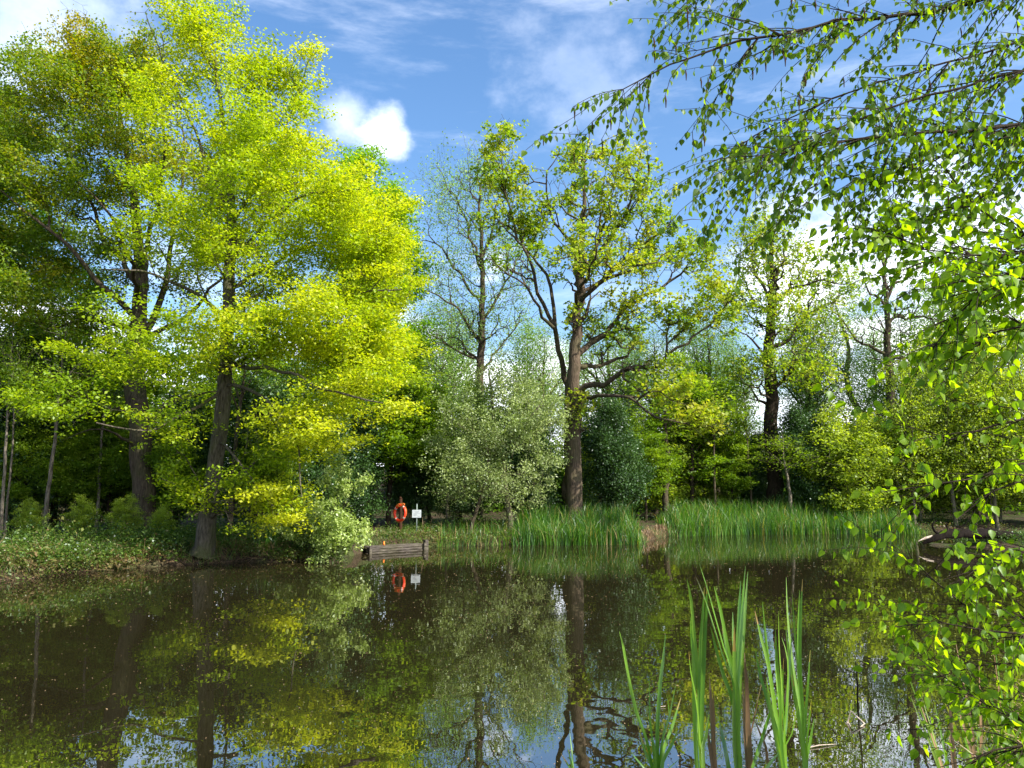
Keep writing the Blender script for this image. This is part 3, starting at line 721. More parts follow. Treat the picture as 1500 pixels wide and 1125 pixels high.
for i, a in enumerate(UNDER): place(un, *a, i == 0)

# hazel / light green bushes
hzl = local_tree('hazel_bush', 'x', 'bush', 5.2, 2.2, .3,
    [((0, 0, 1.4), (1.9, 1.9, 1.1), 1, -.05), ((.2, 0, 2.8), (2.1, 2.1, 1.2), 1, .05), ((.2, 0, 4.2), (1.5, 1.5, 1.1), 1, .12)],
    900, dict(k=26, spread=(.18, .18, .1), size=.13, up=.9), M['bark_alder'], M['lime'], 103, r0=.06, limbs=6, clump=(.26, .26, .16), spray=.6, spup=.4, per=8)
HAZEL = [(45, 28.6, .2, .27, 'low bramble-like bush on the bank below the thin stems'), (125, 28.8, 2.2, .3, 'low leafy bush on the bank below the slim pale trunks'), (190, 28.3, 3.9, .3, 'low leafy bush at the foot of the thick brown trunk'), (240, 28.0, 5.5, .24, 'smallest leafy bush on the bank, between the two big trunks'), (435, 28.8, 1.1, .28, 'low leafy bush on the bank next to the willow bush'), (1235, 47.5, 0, 1.3, 'bright green bush behind the reeds next to the shiny holly'), (1290, 48.5, 1.2, 1.2, 'light green bush under the bent leaning birch trunk'), (1345, 48.5, 2.2, 1.3, 'light green bush behind the end of the long reed bed'),
    (1400, 48.5, 3.1, 1.35, 'light green bush above the dark driftwood'), (1460, 48.0, 4.4, 1.4, 'tall light green bush rising beyond the spit and driftwood'), (1530, 48.0, 5.1, 1.4, 'light green bush beyond the spit, cut by the picture edge'), (965, 51.5, 5.9, 1.35, 'yellowish green bush beyond the bare muddy gap'),
    (1030, 52.5, .9, 1.1, 'yellowish green bush in the shade behind the oak sprays'), (880, 49.5, 2.0, 1.0, 'green bush in the wood behind the tall oak')]
for i, a in enumerate(HAZEL): place(hzl, *a, i == 0)

# slim alders / birches, airy
al = local_tree('young_alder', 'x', 'tree', 10.0, 1.8, .3,
    [((.1, 0, 4.0), (1.7, 1.7, 1.8), 1, 0), ((.2, 0, 6.5), (1.7, 1.7, 1.8), 1, 0), ((.3, 0, 8.7), (1.1, 1.1, 1.3), 1, .1)],
    700, dict(k=16, spread=(.2, .2, .14), size=.125, up=.7), M['bark_alder'], M['lime'], 104, r0=.075, limbs=7, clump=(.45, .45, .3), per=6)
ALDER = [(1335, 47.0, 0, 1.05, 'slim airy alder with a straight thin stem behind the end of the reeds'), (1395, 47.0, 1.4, 1.25, 'slim airy alder rising above the driftwood'), (1455, 46.5, 2.9, 1.3, 'taller slim alder beyond the spit and driftwood'),
    (1510, 46.5, 4.0, 1.35, 'slim alder cut by the picture edge beyond the spit')]
for i, a in enumerate(ALDER): place(al, *a, i == 0)

# pale feathery birches far back
bi = local_tree('birch_tree', 'x', 'tree', 15.0, 2.6, .5,
    [((.2, 0, 6.5), (2.3, 2.3, 2.2), 1, -.1), ((.3, 0, 9.5), (2.5, 2.5, 2.4), 1, 0), ((.5, 0, 12.8), (1.7, 1.7, 2.2), 1, .05)],
    1000, dict(k=16, spread=(.3, .3, .34), size=.16, up=.5), M['bark_alder'], M['pale'], 105, r0=.14, limbs=8, clump=(.6, .6, .6), per=8)
BIRCH = [(765, 60.0, 0, 1.0, 'pale feathery birch in the gap behind the sallow'), (655, 58.0, 1.0, .95, 'pale feathery birch behind the bare fine-twigged tree'), (925, 62.0, 2.1, .95, 'pale feathery birch seen through the tall oak limbs'), (1035, 60.0, 3.2, 1.0, 'pale hazy birch between the two oaks'),
    (1085, 66.0, 4.0, .95, 'pale blue-green birch behind the second oak'), (1185, 62.0, 4.9, 1.02, 'pale feathery birch beside the bent leaning birch'), (1285, 64, 5.5, .95, 'pale feathery birch behind the level crooked limbs'), (1375, 60, .6, 1.15, 'pale tall birch behind the near leafy branches'), (1450, 58, 1.9, 1.2, 'pale tall birch at the picture edge behind the near branches'), (850, 66, 2.5, .9, 'pale feathery birch hidden behind the tall oak trunk')]
for i, a in enumerate(BIRCH): place(bi, *a, i == 0)

tw = local_tree('ash_tree', 'x', 'tree', 17.0, 4.2, .6,
    [((.2, 0, 9.0), (4.0, 4.0, 2.6), 1, -.05), ((.3, 0, 12.0), (4.2, 4.2, 2.6), 1, 0), ((.5, 0, 15.0), (2.8, 2.8, 2.2), 1, .05)],
    2600, dict(k=6, spread=(.3, .3, .25), size=.14, up=.6), M['bark_brown'], M['pale'], 107, r0=.24, limbs=11, clump=(.7, .7, .55), per=8, rtip=.0105, wig=.12)
TWIG = [(600, 56.0, 0, .85, 'fine-twigged tree half hidden behind the edge of the yellow beech'), (960, 58.0, 1.1, .85, 'fine-twigged tree behind the outer limbs of the tall oak'), (1050, 57.0, 2.0, .9, 'fine-twigged tree filling the gap between the two oaks'),
    (1200, 60.0, 3.1, .95, 'fine-twigged tree just past the second oak'), (1430, 54.0, 4.0, 1.1, 'large fine-twigged tree behind the near leafy sapling'), (1540, 54.0, 5.2, 1.1, 'large fine-twigged tree at the picture edge behind the near sapling'), (790, 59.0, 6.0, .85, 'fine-twigged tree behind the sallow and the slim oak stem'), (1345, 57, 2.6, .9, 'fine-twigged tree behind the airy alder stems'), (648, 60, .4, 1.0, 'fine-twigged tree close behind the bare pale-budded tree'), (895, 61, 1.7, .95, 'fine-twigged tree showing between the oak trunk and its low level limb')]
for i, a in enumerate(TWIG): place(tw, *a, i == 0)

# slim bare stems in the left wood and elsewhere
st = local_tree('slim_tree', 'x', 'tree', 9.0, 1.4, .25,
    [((.2, 0, 6.5), (1.4, 1.4, 1.5), 1, 0), ((.25, 0, 8.2), (1.1, 1.1, .9), 1, .05)],
    170, dict(k=16, spread=(.3, .3, .15), size=.1, up=1.0), M['bark_pale'], M['under'], 106, r0=.075, limbs=3, lz=(.55, .8), clump=(.45, .45, .25), per=6)
STEM = [(70, 30.2, 0, (1, 1, 1), 'slim pale brown trunk standing on the open bank before the dark hollies'), (147, 32.0, 2.2, (.8, .8, 1), 'thin pale trunk a step from the thick brown trunk'), (8, 29.6, 4.0, (.8, .8, .9), 'thin pale trunk at the far end of the bank'), (14, 30.4, 5.0, (.6, .6, .85), 'thinnest pale stem of the pair at the far end of the bank'),
    (340, 31.5, 1.0, (1.3, 1.3, 1), 'slim shaded trunk just behind the leaning beech trunk'), (618, 43.0, 3.0, (.8, .8, 1.35), 'thin tall stem rising above the white sign'), (655, 38.6, 4.2, (.55, .55, .6), 'little pale stem between the sign and the sallow'), (972, 48.6, 5.2, (2.4, 2.4, 1), 'dark trunk standing at the bare muddy gap in the reeds'), (1046, 49, .6, (1, 1, 1), 'slim dark trunk behind the reed bed nearer the gap'), (1100, 49.5, 2.6, (.9, .9, 1), 'slim trunk behind the reed bed near the second oak'),
    (1157, 47.6, 3.4, (1.5, 1.5, .6), 'short pale trunk in front of the shiny holly')]
for i, a in enumerate(STEM):
    o = place(st, *a, i == 0)
    if a[0] > 300 and a[0] not in (655, 1157):
        for c in o.children:
            if not c.name.startswith('crown'):
                c.material_slots[0].link = 'OBJECT'; c.material_slots[0].material = M['bark_brown']


# far wood: one mass
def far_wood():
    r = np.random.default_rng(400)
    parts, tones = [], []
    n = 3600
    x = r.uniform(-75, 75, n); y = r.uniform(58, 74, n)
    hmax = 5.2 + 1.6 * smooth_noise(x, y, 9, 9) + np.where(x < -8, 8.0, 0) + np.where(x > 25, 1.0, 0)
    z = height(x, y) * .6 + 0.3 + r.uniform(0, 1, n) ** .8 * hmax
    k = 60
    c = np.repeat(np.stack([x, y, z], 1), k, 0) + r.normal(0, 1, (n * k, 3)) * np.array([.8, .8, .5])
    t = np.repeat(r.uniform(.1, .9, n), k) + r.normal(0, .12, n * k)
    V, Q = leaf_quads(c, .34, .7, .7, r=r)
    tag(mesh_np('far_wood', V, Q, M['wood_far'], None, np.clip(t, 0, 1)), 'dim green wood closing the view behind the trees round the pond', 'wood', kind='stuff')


far_wood()


# ------------------------------------------------------------------ bank plants
def blades(bases, hgt, width, lean, r, segs=5, bend=.35, yaw=None):
    n = len(bases)
    a = r.uniform(0, 6.28, n)
    dirv = np.stack([np.cos(a), np.sin(a), np.zeros(n)], 1)
    fa = r.uniform(0, 3.14, n)
    wv = np.stack([np.cos(fa), np.sin(fa), np.zeros(n)], 1)
    b = np.abs(r.normal(0, bend, n)) * np.where(r.uniform(0, 1, n) < .12, 2.6, 1)
    t = np.linspace(0, 1, segs + 1)
    V = []
    for ti in t:
        off = dirv * (lean * ti + b * ti ** 3)[:, None] * hgt[:, None] if hasattr(lean, '__len__') else dirv * ((lean * ti + b * ti ** 3) * hgt)[:, None]
        zz = hgt * (ti - .25 * b * ti ** 4)
        c = bases + off + np.stack([np.zeros(n), np.zeros(n), zz], 1)
        w = width * (1 - ti ** 2.2) * .5 + .0008
        V += [c - wv * w[:, None], c + wv * w[:, None]]
    V = np.stack(V, 1)
    m = 2 * (segs + 1)
    k = np.arange(segs) * 2
    q = np.stack([k, k + 1, k + 3, k + 2], 1)
    Q = (q[None] + (np.arange(n) * m)[:, None, None]).reshape(-1, 4)
    return V.reshape(-1, 3), Q, segs


def reed_bed(label, u0, u1, v0f, depth, n, h, seed, taper=True, dens=None):
    r = np.random.default_rng(seed)
    u = r.uniform(u0, u1, n)
    b = np.array([G(uu, np.interp(uu, [s[0] for s in SH], [s[1] for s in SH]) + v0f) for uu in u])
    b[:, 1] += r.uniform(0, 1, n) ** 1.3 * depth
    b[:, 2] = np.maximum(height(b[:, 0], b[:, 1]), -.15) - .05
    env = 1.0
    if taper:
        env = np.clip(np.minimum(u - u0, u1 - u) / ((u1 - u0) * .06), .45, 1)
    patch = 1 + .2 * smooth_noise(b[:, 0], b[:, 1], 2.2, seed) + .12 * smooth_noise(b[:, 0], b[:, 1], .7, seed + 5)
    hg = h * env * patch * r.uniform(.72, 1.12, n)
    V, Q, sg = blades(b, hg, r.uniform(.018, .042, n), .08, r, 5, .3)
    tone = np.clip(.42 + .3 * smooth_noise(b[:, 0], b[:, 1], 2.0, seed + 1) + r.normal(0, .26, n), 0, 1)
    tone = np.where(r.uniform(0, 1, n) < .05, 1.0, tone * .9)
    tag(mesh_np('reed_bed', V, Q, M['reed'], None, np.repeat(tone, sg)), label, 'reeds', kind='stuff')


reed_bed('lush green reeds standing round the foot of the tall oak', 752, 946, 2, 4.2, 3300, 1.34, 201)
reed_bed('long dense band of green reeds along the far shore past the muddy gap', 983, 1362, 2.5, 5.0, 6200, 1.52, 202)
reed_bed('thin scattered reeds between the timber edging and the thicker reeds', 640, 760, 1, 1.6, 260, .8, 203, False)
reed_bed('small upright clump of iris leaves at the water below the beech', 372, 402, -2, .5, 46, 1.05, 204, False)


def undergrowth():
    r = np.random.default_rng(500)
    n = 1900
    u = np.concatenate([r.uniform(-120, 470, 1300), r.uniform(540, 760, 260), r.uniform(940, 1500, 340)])
    sv = np.interp(u, [s[0] for s in SH], [s[1] for s in SH])
    g = np.array([G(a, b) for a, b in zip(u, sv)])
    off = r.uniform(0, 1, n) ** 1.2 * 5.5 + .15
    x, y = g[:, 0], g[:, 1] + off
    # keep a muddy gap between the reeds and the small clearing at the lifebuoy
    keep = ~((u > 945) & (u < 990) & (off < 4)) & ~((u > 240) & (u < 350) & (off < 1.3))
    x, y, off, u = x[keep], y[keep], off[keep], u[keep]
    n = len(x)
    z = height(x, y)
    ht = .22 + .55 * r.uniform(0, 1, n) * np.clip(off / 2.0, .25, 1) * np.where((u > 540) & (u < 640), .35, 1)
    mound = np.clip(.75 + 1.1 * smooth_noise(x, y, 2.4, 71), .25, 2.2); ht *= mound
    k = 74
    c = np.repeat(np.stack([x, y, z + ht * .5], 1), k, 0) + r.normal(0, 1, (n * k, 3)) * np.stack([np.full(n, .36), np.full(n, .36), ht * .42], 1).repeat(k, 0)
    t = np.repeat(np.clip(.45 + .5 * smooth_noise(x, y, 1.5, 72) + r.normal(0, .15, n), 0, .9) + .5 * (off < .8) * r.uniform(0, 1, n), k) + r.normal(0, .12, n * k)
    sz = np.repeat(np.where(r.uniform(0, 1, n) < .14, .12, np.where(r.uniform(0, 1, n) < .5, .05, .08)), k)
    V, Q = leaf_quads(c, sz, .9, .6, r=r)
    tag(mesh_np('undergrowth', V, Q, M['bramble'], None, np.clip(t, 0, 1)), 'low brambles nettles and ivy covering the bank', 'undergrowth', kind='stuff')
    # tangle of dry twigs along the water's edge
    m = 1500
    u2 = np.concatenate([r.uniform(-100, 480, 1150), r.uniform(540, 760, 350)])
    g2 = np.array([G(a, np.interp(a, [q[0] for q in SH], [q[1] for q in SH])) for a in u2])
    y2 = g2[:, 1] + .05 + r.uniform(0, 1, m) ** 1.8 * 2.6
    A = np.stack([g2[:, 0], y2, height(g2[:, 0], y2)], 1)
    dd = unit(r.normal(0, 1, (m, 3)) * np.array([1, .6, .5]) + np.array([0, -.3, .55])); LL = r.uniform(.15, .8, m)[:, None]
    Mi = A + dd * LL * .5 + r.normal(0, .05, (m, 3)); B = Mi + unit(dd + r.normal(0, .45, (m, 3)) + np.array([0, 0, -.5])) * LL * .5
    w = r.uniform(.003, .009, m)
    V, Q = join([frusta(A, Mi, w, w * .8, 3), frusta(Mi, B, w * .8, w * .3, 3)])
    tag(mesh_np('dry_twigs', V, Q, M['dead'], None, np.tile(np.repeat(np.clip(r.normal(.45, .25, m), 0, 1), 3), 2)), 'tangle of dry brown twigs along the water edge of the bank', 'twigs', kind='stuff')
    # low growth on the spit
    a = r.uniform(0, 6.28, 260); q = r.uniform(0, 1, 260) ** .5
    xs_, ys_ = 25.8 + 6.0 * q * np.cos(a), 35.1 + 1.7 * q * np.sin(a)
    c = np.repeat(np.stack([xs_, ys_, height(xs_, ys_) + .16], 1), 80, 0) + r.normal(0, 1, (260 * 80, 3)) * np.array([.3, .25, .14])
    V, Q = leaf_quads(c, .075, .9, .6, r=r)
    tag(mesh_np('undergrowth', V, Q, M['bramble'], None, np.clip(r.normal(.35, .2, len(c)), 0, 1)), 'low green growth covering the spit behind the driftwood', 'undergrowth', kind='stuff')
    # grass
    n = 5200
    u = np.concatenate([r.uniform(-100, 480, 3600), r.uniform(540, 780, 1600)])
    sv = np.interp(u, [s[0] for s in SH], [s[1] for s in SH])
    g = np.array([G(a, b) for a, b in zip(u, sv)])
    x, y = g[:, 0], g[:, 1] + .1 + r.uniform(0, 1, n) ** 1.6 * 3
    b = np.stack([x, y, height(x, y) - .02], 1)
    V, Q, sg = blades(b, r.uniform(.15, .5, n), r.uniform(.008, .016, n), .3, r, 3, .5)
    tag(mesh_np('bank_grass', V, Q, M['bramble'], None, np.repeat(np.clip(r.normal(.6, .25, n), 0, 1), sg)), 'rough grass along the edge of the bank', 'grass', kind='stuff')


undergrowth()


def dead_sedge():
    r = np.random.default_rng(510)
    n = 300
    u = r.uniform(944, 986, n); sv = np.interp(u, [s[0] for s in SH], [s[1] for s in SH])
    g = np.array([G(a, b) for a, b in zip(u, sv)])
    b = np.stack([g[:, 0], g[:, 1] + r.uniform(-.1, .9, n), np.zeros(n) - .03], 1)
    b[:, 2] = np.maximum(height(b[:, 0], b[:, 1]), -.1)
    V, Q, sg = blades(b, r.uniform(.10, .42, n), r.uniform(.012, .03, n), .3, r, 3, .3)
    tag(mesh_np('dead_sedge', V, Q, M['dead'], None, np.repeat(np.clip(r.normal(.5, .25, n), 0, 1), sg)), 'dry tan sedge stubble at the bare gap between the reed beds', 'sedge', kind='stuff')


dead_sedge()


# ------------------------------------------------------------------ small solid things
def box(bm, c, s, rot=None, bev=0.0):
    r = bmesh.ops.create_cube(bm, size=1.0)
    M4 = Matrix.Translation(c) @ (rot if rot else Matrix.Identity(4)) @ Matrix.Diagonal((*s, 1))
    bmesh.ops.transform(bm, matrix=M4, verts=r['verts'])
    if bev:
        es = {e for v in r['verts'] for e in v.link_edges}
        bmesh.ops.bevel(bm, geom=list(es), offset=bev, segments=2, affect='EDGES')


def torus(R, rr, a0=0, a1=2 * math.pi, nu=64, nv=16, flat=1.0):
    bm = bmesh.new()
    closed = abs(a1 - a0 - 2 * math.pi) < 1e-6
    rows = []
    for i in range(nu if closed else nu + 1):
        a = a0 + (a1 - a0) * i / nu
        row = []
        for j in range(nv):
            b = 2 * math.pi * j / nv
            q = R + rr * math.cos(b)
            row.append(bm.verts.new((q * math.cos(a), rr * flat * math.sin(b), q * math.sin(a))))
        rows.append(row)
    m = len(rows)
    for i in range(m if closed else m - 1):
        A, B = rows[i], rows[(i + 1) % m]
        for j in range(nv):
            bm.faces.new((A[j], A[(j + 1) % nv], B[(j + 1) % nv], B[j]))
    if not closed:
        bm.faces.new(rows[0]); bm.faces.new(list(reversed(rows[-1])))
    bmesh.ops.recalc_face_normals(bm, faces=bm.faces)
    return bm


def lifebuoy():
    Yb = 34.6
    pb = P(586, 786, Yb); zg = hz(pb[0], Yb)
    ztop = P(585, 730, Yb)[2]
    post = empty('lifebuoy_post', (pb[0], Yb, zg - .05), 'reddish-brown wooden post standing on the bank and holding the lifebuoy', 'post')
    hgt = ztop - zg + .05
    p, q = dense([(0, 0, 0), (.01, 0, hgt * .5), (-.01, 0, hgt)], [.085, .08, .075], .25, .004, rng)
    V, Q = sweep(p, q, 12, .04)
    mesh_np('shaft', V, Q, M['post'], post, smooth=True)
    bm = bmesh.new()
    bmesh.ops.create_cone(bm, cap_ends=True, segments=12, radius1=.08, radius2=.03, depth=.07, matrix=Matrix.Translation((-.01, 0, hgt + .034)))
    mesh_bm('cap', bm, M['post'], post, True)
    bm = bmesh.new(); box(bm, (0, -.13, hgt - .30), (.05, .12, .05), None, .008)
    mesh_bm('hook', bm, M['steel'], post)
    c = P(586, 751.5, Yb - .22)
    b = empty('lifebuoy', c, 'orange-red lifebuoy ring with grey bands hanging on the wooden post', 'lifebuoy')
    b.rotation_euler = (math.radians(-4), math.radians(-8), math.radians(-36))
    R, rr = .325, .058
    mesh_bm('ring', torus(R, rr), M['orange'], b, True)
    for k in range(4):
        a = math.radians(45 + 90 * k)
        mesh_bm('band', torus(R, rr + .004, a - .10, a + .10, 8, 16), M['band'], b, True)
    # grab rope looping round the outside and a coil at the top
    pts = []
    for k in range(65):
        a = 2 * math.pi * k / 64
        s = abs(math.sin(2 * (a - math.radians(45))))
        q = R + rr + .006 + .028 * s
        pts.append((q * math.cos(a), -.012, q * math.sin(a)))
    V, Q = sweep(pts, [.008] * 65, 6)
    mesh_np('grab_rope', V, Q, M['rope'], b, smooth=True)
    pts = [((.06 + .006 * k) * math.cos(k * .7) + .1, -.075 + .004 * math.sin(k), .33 + .065 * math.sin(k * .7)) for k in range(40)]
    V, Q = sweep(pts, [.016] * 40, 6)
    mesh_np('rope_coil', V, Q, M['rope'], b, smooth=True)


lifebuoy()


def sign():
    Ys = 34.9
    pb = P(610, 782, Ys); zg = hz(pb[0], Ys)
    top = P(610, 738, Ys)[2]
    s = empty('water_sign', (pb[0], Ys, zg - .05), 'small white notice on a thin grey-green post next to the lifebuoy', 'sign')
    hgt = top - zg + .05
    bm = bmesh.new(); bmesh.ops.create_cone(bm, cap_ends=True, segments=14, radius1=.028, radius2=.028, depth=hgt, matrix=Matrix.Translation((0, 0, hgt / 2)))
    mesh_bm('pole', bm, M['steel'], s, True)
    zc = P(610, 752.6, Ys - .05)[2] - zg + .05
    bm = bmesh.new(); box(bm, (0, -.042, zc), (.405, .012, .345), None, .004)
    pn = mesh_bm('plate', bm, M['white'], s)
    bm = bmesh.new()
    for dz, x0, x1 in ((.10, -.11, .12), (.055, -.07, .08), (.015, -.15, .15), (-.03, -.13, .02), (-.06, -.14, .06), (-.09, -.13, -.02), (-.12, .05, .15)):
        box(bm, ((x0 + x1) / 2, -.0495, zc + dz), (x1 - x0, .003, .014))
    mesh_bm('faded_print', bm, M['print'], pn)
    for dz in (-.1, .1):
        bm = bmesh.new(); box(bm, (0, -.028, zc + dz), (.075, .016, .03))
        mesh_bm('bracket', bm, M['steel'], s)


sign()


def edging():
    A, B = G(538, 811), G(622, 805.5)
    A = np.array([A[0], A[1], 0]); B = np.array([B[0], B[1], 0])
    d = B - A; L = np.linalg.norm(d); ang = math.atan2(d[1], d[0])
    t = empty('timber_edging', A, 'old grey timber edging of stacked planks along the bank below the lifebuoy', 'bank edging', rz=ang)
    for k, (z, th, l0) in enumerate(((-.02, .10, -.02), (.095, .095, .0), (.207, .095, .02))):
        bm = bmesh.new(); box(bm, (L / 2 + l0, .02 * k, z), (L * (1.02 - .01 * k), .13, th), Matrix.Rotation(rng.normal(0, .006), 4, 'Y'), .014)
        mesh_bm('plank', bm, M['plank'], t)
    for x, h in ((L + .06, .36), (L * .97, .25), (.06, .24)):
        bm = bmesh.new(); box(bm, (x, -.115 if x < L else 0, h / 2 - .1), (.17 if x > L else .12, .17 if x > L else .10, h + .3), None, .014)
        mesh_bm('post', bm, M['plank'], t)
    bm = bmesh.new(); box(bm, (L / 2, .27, .245), (L * .98, .34, .045), None, .01)
    mesh_bm('top_board', bm, M['plank'], t)
    # little orange peg
    q = P(566, 795, A[1] + .35)
    x = q[0]; bm = bmesh.new()
    loc = Matrix.Translation((0, 0, .06))
    bmesh.ops.create_cone(bm, cap_ends=True, segments=12, radius1=.045, radius2=.03, depth=.12, matrix=loc)
    bmesh.ops.create_uvsphere(bm, u_segments=12, v_segments=8, radius=.032, matrix=Matrix.Translation((0, 0, .122)))
    o = mesh_bm('orange_peg', bm, M['rope'], None, True)
    mid = A + d * .33 + np.array([-math.sin(ang), math.cos(ang), 0]) * .22
    o.location = (mid[0], mid[1], .27)
    tag(o, 'tiny orange peg standing on the timber edging', 'peg')


edging()


def moss_roots():
    c = G(330, 822)
    bm = bmesh.new()
    bmesh.ops.create_icosphere(bm, subdivisions=4, radius=1)
    for v in bm.verts:
        n = .12 * math.sin(5 * v.co.x + 2) * math.sin(6 * v.co.y) + .08 * math.sin(11 * v.co.z + 4 * v.co.x)
        v.co = Vector((v.co.x * .62, v.co.y * .4, v.co.z * .2)) * (1 + n)
    o = mesh_bm('mossy_mound', bm, M['moss'], None, True)
    o.location = (c[0], c[1] + .5, .12)
    tag(o, 'cushion of yellow-green moss on the bank by the beech trunk', 'moss')
    o2 = o.copy(); C.objects.link(o2)
    c = G(262, 826); o2.location = (c[0], c[1] + .8, .18); o2.rotation_euler = (0, 0, 2); o2.scale = (1.2, 1.1, 1)
    o2['label'] = 'darker moss cushion between the beech trunk and the brown trunk'


moss_roots()


def driftwood():
    Yd = 33.4
    c = P(1395, 792, Yd)
    o = empty('driftwood', (c[0], Yd, .0), 'dark waterlogged driftwood with a pale pointed end and an upright snag lying at the spit', 'driftwood')
    loc = lambda u, v, dy=0: P(u, v, Yd + dy) - np.array([c[0], Yd, 0])
    p, q = dense([loc(1352, 796), loc(1370, 787), loc(1400, 783, .3), (loc(1440, 782, .8)), loc(1490, 786, 1.2)], [.06, .13, .18, .2, .18], .12, .03, rng)
    V, Q = sweep(p, q, 14, .3); mesh_np('log', V, Q, M['log'], o, smooth=True)
    p, q = dense([loc(1345, 793, -.1), loc(1354, 789, -.05), loc(1366, 786, 0)], [.012, .05, .07], .06, .006, rng)
    V, Q = sweep(p, q, 8, .1); mesh_np('pale_end', V, Q, M['log_pale'], o, smooth=True)
    p, q = dense([loc(1378, 786), loc(1368, 776), loc(1366, 768), loc(1372, 762)], [.07, .05, .04, .015], .08, .015, rng)
    V, Q = sweep(p, q, 8, .1); mesh_np('snag', V, Q, M['log'], o, smooth=True)
    p, q = dense([loc(1380, 786), loc(1388, 776), loc(1384, 764)], [.06, .04, .015], .08, .015, rng)
    V, Q = sweep(p, q, 8, .1); mesh_np('snag', V, Q, M['log'], o, smooth=True)


driftwood()


def stick(name, label, pts, rad, mat, cat):
    p, q = dense(pts, rad, .1, .006, rng)
    o = empty(name, p[0], label, cat)
    V, Q = sweep(p - p[0], q, 7, .1)
    mm = mesh_np(name, V, Q, mat, None, smooth=True)
    C.objects.unlink(o); bpy.data.objects.remove(o)
    mm.location = p[0]
    return tag(mm, label, cat)


def at(u, v, z=0.0):
    g = G(u, v); return np.array([g[0], g[1], z])


stick('floating_branch', 'long tan stick floating in front of the oak reeds', [at(833, 796.5, .03), at(850, 794.8, .05), at(866, 794.6, .04), at(884, 793.6, .03)], [.02, .04, .035, .02], M['log_pale'], 'stick')
stick('stump_stake', 'short thin dark stake standing in the water by the bent reed', [at(1257, 1048, -.1), P(1256, 1005, G(1257, 1048)[1]), P(1253, 968, G(1257, 1048)[1])], [.010, .009, .006], M['log'], 'stake')
# bent dead reed making a triangle on the water
b0 = G(1242, 1058)
stick('bent_reed', 'bent tan dead reed folded into a triangle above the water', [at(1241, 1060, 0), P(1246, 1042, b0[1]), P(1266, 1060, b0[1] - .1), P(1248, 1069, b0[1] - .2), at(1243, 1060, .005)], [.009, .010, .010, .008, .006], M['log_pale'], 'reed')
stick('floating_straw', 'pale straw floating between the near reeds and the bent reed', [at(1178, 1098, .008), at(1200, 1094, .014), at(1224, 1091, .008)], [.004, .006, .003], M['log_pale'], 'straw')
stick('floating_straw', 'tan floating straw near the left reed fan', [at(962, 1037, .008), at(975, 1036, .012)], [.006, .004], M['log_pale'], 'straw')


def flecks():
    r = np.random.default_rng(600)
    n = 5200
    y = 5.5 + 30 * r.uniform(0, 1, n) ** 1.0
    x = r.uniform(-.72, .66, n) * y
    keep = (land_dist(x, y) < -.15)
    x, y = x[keep], y[keep]; n = len(x)
    c = np.stack([x, y, np.full(n, .004)], 1)
    a = r.uniform(0, 6.28, n)
    d = np.stack([np.cos(a), np.sin(a), np.zeros(n)], 1); s = np.stack([-np.sin(a), np.cos(a), np.zeros(n)], 1)
    big = r.uniform(0, 1, n) < .035
    L = np.where(big, r.uniform(.03, .07, n), r.uniform(.01, .026, n)) * np.clip(y / 11, .9, 2.4); W = L * np.where(big, r.uniform(.1, .4, n), .6)
    up = np.array([0, 0, 1.0])
    V = np.stack([c - d * L[:, None] / 2, c + s * W[:, None] / 2 + up * .002, c + d * L[:, None] / 2 + up * .004, c - s * W[:, None] / 2 + up * .002], 1).reshape(-1, 3)
    tag(mesh_np('floating_bits', V, np.arange(4 * n).reshape(-1, 4), M['dead'], None, np.clip(r.normal(.88, .2, n), 0, 1)), 'specks of pollen and fallen scales floating on the pond', 'floating debris', kind='stuff')


flecks()


# ------------------------------------------------------------------ near reedmace
def strip(pts, w, r, twist=.4):
    """one folded blade: three verts across."""
    p, q = dense(pts, w, .06, 0, r)
    n = len(p)
    t = unit(np.gradient(p, axis=0))
    a0 = r.uniform(-.9, .9); a = a0 + np.linspace(0, twist * r.normal(), n)
    sd = np.stack([np.cos(a), np.sin(a), np.zeros(n)], 1)
    sd = unit(sd - t * (sd * t).sum(1, keepdims=True)); nr = np.cross(t, sd)
    V = np.stack([p - sd * q[:, None], p + nr * q[:, None] * .35, p + sd * q[:, None]], 1).reshape(-1, 3)
    k = np.arange(n - 1) * 3
    Q = np.concatenate([np.stack([k, k + 1, k + 4, k + 3], 1), np.stack([k + 1, k + 2, k + 5, k + 4], 1)])
    return V, Q


ZX = lambda X, Yy: (800 + X / 3.3333, 820 + Yy / 3.3333)


